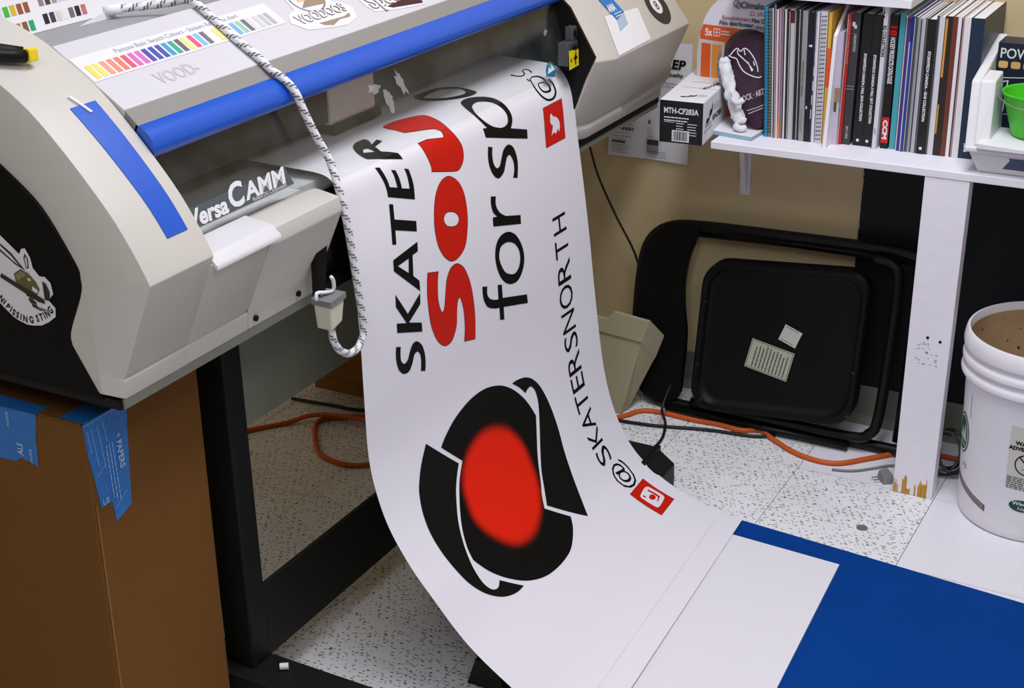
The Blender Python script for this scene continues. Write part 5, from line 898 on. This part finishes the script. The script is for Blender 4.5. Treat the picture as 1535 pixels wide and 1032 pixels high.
# ------------------------------------------------------------------ beige housing
bh=thing('beige_housing','beige angular plastic housing standing on the floor between the print and the chair','housing',(-1.36,2.95,0))
BG=M('beige_housing',(172,164,136),.55,.3,var=(9,.06))
fr=[(-1.343,.001),(-1.50,.001),(-1.54,.10),(-1.52,.262),(-1.427,.238),(-1.393,.236),(-1.381,.246),(-1.372,.257),(-1.280,.249),(-1.299,.190),(-1.305,.180)]
D=Vector((.016,.050,-.055))
A=[Vector((x,2.925+.10*z,z)) for x,z in fr]; B=[p+(D if p.z>.15 else Vector((.006,.03,0))) for p in A]
for p in B: p.z=max(p.z,.001)
MB().loft([A,B]).bevel(.002,1,20).obj('housing_shell',BG,bh)
U=[Vector((x,2.925+.10*z,z)) for x,z in ((-1.53,.208),(-1.52,.262),(-1.427,.238),(-1.393,.236),(-1.381,.246),(-1.372,.257),(-1.280,.249),(-1.2975,.192))]
MB().loft([[p+Vector((0,-.005,0)) for p in U],[p+Vector((0,.002,0)) for p in U]]).bevel(.0015,1,20).obj('upper_band',BG,bh)
# ------------------------------------------------------------------ bucket
bu=thing('plastic_bucket','big white plastic bucket with stained inside and green printed labels beside the post','bucket',(-.385,2.90,0))
BC=(-.385,2.90,.0005); BM=M('bucket_white',(240,238,242),.4,.4,var=(20,.03)); H_=.412
MB().lathe(BC,[(.0,.0),(.136,.0),(.141,.004),(.1435,.02),(.1545,.305),(.1555,.318),(.1655,.320),(.1665,.326),(.1645,.333),(.1585,.338),(.1585,.345),(.1655,.349),(.166,.356),(.164,.362),(.159,.366),(.159,.374),(.1655,.378),(.1665,.385),(.1655,.396),(.163,.408),(.1605,H_),(.157,H_),(.1545,.404),(.1535,.395)],72).obj('bucket_wall',BM,bu,smooth=45)
MB().lathe(BC,[(.1533,.396),(.139,.02),(.137,.012),(.0,.010)],72).obj('stained_inside',M('bucket_stain',(186,156,120),.7,.2,var=(18,.22)),bu,smooth=True)
def rad(z): return .1435+(z-.02)*(.0110/.285)
def bpt(a,z,l=.0006): r=rad(z)+l; return Vector((BC[0]+r*math.sin(a),BC[1]-r*math.cos(a),BC[2]+z))
def bpatch(name,conts,mat,l=.0006,parent=bu,a0=0,me=None):
    me=me or poly_mesh(conts); bm=bmesh.new(); bm.from_mesh(me); xs=[v.co.x for v in bm.verts]; k=math.ceil(min(xs)/.008)
    while k*.008<max(xs): bmesh.ops.bisect_plane(bm,geom=bm.verts[:]+bm.edges[:]+bm.faces[:],plane_co=(k*.008,0,0),plane_no=(1,0,0)); k+=1
    for v in bm.verts: v.co=bpt(a0+v.co.x/.15,v.co.y,l)
    bmesh.ops.triangulate(bm,faces=[f for f in bm.faces if len(f.verts)>4]); me=bpy.data.meshes.new(name); bm.to_mesh(me); bm.free(); return link(name,me,mat,parent)
def btext(body,size,x,z,mat,a0,l=.001,parent=bu,**k):
    me=text_mesh(body,size,**k); me.transform(Matrix.Translation((x,z,0))); me.materials.clear(); return bpatch('lettering',None,mat,l,parent,a0,me)
GR=M('bucket_green',(22,72,58),.5)
A1=-.01                                              # arc position of the warning label
bl=bpatch('warning_label',[rect(-.028,.125,.09,.262)],M('bucket_label',(214,212,198),.5),.0005,a0=A1)
bpatch('hazard_triangle',[[(-.002,.236),(.026,.236),(.012,.260)],[(.002,.2385),(.022,.2385),(.012,.2555)]],INK,.001,bl,A1)
btext('WARNING',.0115,-.016,.2225,INK,A1,parent=bl,width=.058,bold=.0006); btext('ADVERTENCIA',.0115,-.028,.2105,INK,A1,parent=bl,width=.078,bold=.0006)
bpatch('no_symbol',[circ(.010,.180,.024),circ(.010,.180,.0215)],INK,.001,bl,A1); bpatch('no_bar',[[(-.007,.196),(-.005,.198),(.027,.164),(.025,.162)]],INK,.0012,bl,A1)
bpatch('child_symbol',[[(-.004,.166),(.004,.170),(.010,.180),(.006,.190),(.014,.196),(.020,.188),(.018,.178),(.026,.172),(.022,.168),(.012,.172)]],GR,.0011,bl,A1)
b=MB(); rr=random.Random(6)
for i in range(7):
    z=.149-i*.0042; x=-.026
    while x<.06: 
        x2=x+rr.uniform(.004,.012); b.face([bpt(A1+px/.15,pz,.001) for px,pz in rect(x,z-.0018,min(x2,.062),z)]); x=x2+.002
b.obj('small_print',GR,bl)
ov=bpatch('oval_logo',[circ(.010,.085,.026,.0135)],GR,.0006,a0=A1); btext('Winter',.011,-.009,.087,SHEET,A1,parent=ov,width=.040,bold=.0003); btext('Nat',.010,.002,.076,SHEET,A1,parent=ov,width=.018)
A2=-1.12
og=bpatch('oval_emblem',[circ(0,.185,.030,.045)],GR,.0006,a0=A2); bpatch('emblem_ring',[circ(0,.185,.027,.041),circ(0,.185,.0245,.038)],SHEET,.001,og,A2); bpatch('emblem_peak',[[(-.018,.17),(-.005,.20),(.004,.185),(.012,.21),(.020,.17)]],M('bucket_pale',(180,196,190),.5),.001,og,A2); btext('SIERRA',.010,-.016,.158,SHEET,A2,parent=og,width=.032)
btext('15',.016,-.012,.112,INKG,A2+.12,width=.018); bpatch('scale_mark',[rect(.030,.232,.0315,.285)],INKG,.0006,a0=A2); bpatch('scale_mark',[rect(.03,.262,.0315,.278)],INKG,.0006,a0=A1+.22)
bs=bpatch('brown_strip',[[(-.09,.092),(.035,.060),(.035,.046),(-.09,.078)]],M('strip_brown',(110,96,90),.6),.0007,a0=A2+.42); bpatch('strip_scrawl',[[(-.06,.0815),(.028,.059),(.028,.052),(-.06,.0745)],[(-.058,.0795),(.026,.0578),(.026,.0535),(-.058,.0755)]],M('strip_pale',(190,180,176),.6),.001,bs,A2+.42)
st2=MB()
for k in range(40):
    a=rr.uniform(-3.1,3.1); z=rr.uniform(.20,.38); r=.137+z*.0425; s=rr.uniform(.001,.0035); c=Vector((BC[0]+(r-.0012)*math.sin(a),BC[1]-(r-.0012)*math.cos(a),z)); tn=Vector((math.cos(a),math.sin(a),0)); st2.face([c+tn*s+Vector((0,0,s*.4)),c+tn*s*-.8+Vector((0,0,s)),c-tn*s-Vector((0,0,s*1.6)),c+tn*s*.5-Vector((0,0,s))])
o=st2.obj('stain_specks',M('stain_dark',(70,52,36),.7),bu); o['kind']='stuff'
# ------------------------------------------------------------------ cables and bits near the wall
OR=M('cord_orange',(206,92,32),.5,.35); CK=M('cable_black',(18,18,18),.45)
Z=.0062
oc=[(-.55,3.05),(-.64,3.045),(-.694,3.016),(-.747,2.961),(-.807,2.906),(-.886,2.909),(-.965,2.953),(-1.010,2.985),(-1.05,2.965),(-1.11,2.970),(-1.18,2.965),(-1.25,2.968),(-1.30,2.955),(-1.335,2.90),(-1.42,2.80),(-1.60,2.72),(-1.78,2.66),(-1.88,2.627),(-1.95,2.585),(-1.97,2.548),(-1.931,2.484),(-1.871,2.421),(-1.801,2.402),(-1.743,2.424),(-1.70,2.50),(-1.76,2.57),(-1.85,2.588),(-1.935,2.578),(-1.99,2.552),(-2.035,2.512),(-2.09,2.442),(-2.16,2.34),(-2.3,2.28)]
zz=lambda i: .0185 if 26<=i<=28 else Z
tag(MB().tube([(x,y,zz(i)) for i,(x,y) in enumerate(oc)],.0058,10,smooth=5).obj('extension_cord',OR,smooth=True),'orange extension cord snaking along the floor from under the printer to the post','cord')
tag(MB().tube([(-2.105,2.628,.006),(-2.04,2.635,.006),(-1.99,2.642,.006),(-1.90,2.655,.006),(-1.72,2.75,.006),(-1.45,2.845,.005),(-1.349,2.880,.005),(-1.30,2.888,.005),(-1.235,2.900,.005),(-1.12,2.935,.005),(-1.02,2.950,.005),(-.97,2.975,.005)],.0042,8,smooth=4).obj('floor_cable',CK,smooth=True),'thin black cable running along the floor in front of the chair','cable')
tag(MB().tube([(-1.232,2.975,.09),(-1.228,2.908,.05),(-1.219,2.908,.0145),(-1.203,2.86,.005),(-1.197,2.81,.005),(-1.205,2.765,.005),(-1.23,2.70,.005)],.0036,8,smooth=4).obj('power_cable',CK,smooth=True),'black cable hanging in front of the chair back and curling onto the floor','cable')
tag(MB().tube([(-1.56,3.045,.80),(-1.50,3.055,.64),(-1.475,3.07,.54),(-1.43,3.08,.44),(-1.385,3.09,.35),(-1.365,3.10,.25),(-1.36,3.11,.12),(-1.35,3.11,.02)],.0028,8,smooth=4).obj('wall_cable',CK,smooth=True),'thin black cable hanging down the beige wall beside the print','cable')
pg=thing('grey_plug','grey cord with a plug lying on the pale floor at the foot of the post','plug',(-.69,2.90,0))
GC=M('plug_grey',(130,130,126),.5)
MB().tube([(-.803,2.880,.004),(-.76,2.895,.004),(-.72,2.93,.004),(-.687,2.96,.004),(-.62,2.98,.004)],.0028,8,smooth=4).obj('cord',GC,pg,smooth=True)
MB().hexa([(-.706,2.895,.0005),(-.684,2.868,.0005),(-.664,2.884,.0005),(-.686,2.912,.0005),(-.704,2.897,.020),(-.684,2.872,.018),(-.668,2.885,.022),(-.688,2.908,.024)]).bevel(.003).obj('plug_body',GC,pg)
for k in (0,1): MB().tube([(-.700+.008*k,2.886-.009*k,.009),(-.713+.008*k,2.878-.009*k,.007)],.0016,8).obj('prong',M('prong_steel',(170,170,168),.3,.5,.9),pg)
cb=thing('cable_bundle','coil of dark cables on the floor between post and bucket','cables',(-.56,2.98,0))
rr=random.Random(8)
for k in range(5):
    cxk,cyk,r=-.565+rr.uniform(-.02,.02),2.985+rr.uniform(-.02,.02),.045+rr.uniform(-.01,.012); t0=rr.uniform(0,6)
    MB().tube([(cxk+r*math.cos(t0+t*.55)*.8,cyk+.3*r*math.sin(t0+t*.55),.05+.043*math.sin(t0+t*.55)+.008*k*.2) for t in range(11)],.0035,8,smooth=3).obj('cable_loop',CK if k%2 else M('cable_grey',(74,74,72),.5),cb,smooth=True)
bx2=thing('open_carton','brown open carton on the floor behind the printer stand','carton',(-1.92,2.88,0))
MB().box(-2.10,-1.74,2.72,3.02,.0005,.16).obj('carton_body',M('cardboard_dark',(150,104,58),.8,.2,var=(14,.07)),bx2)
MB().hexa([(-2.06,2.60,.105),(-1.75,2.60,.105),(-1.75,2.719,.158),(-2.06,2.719,.158),(-2.06,2.60,.108),(-1.75,2.60,.108),(-1.75,2.719,.161),(-2.06,2.719,.161)]).obj('flap',CB,bx2)
MB().box(-1.84,-1.76,2.74,2.80,.161,.24).obj('red_packet',M('packet_red',(150,40,50),.5),bx2)
bpy.context.view_layer.update()
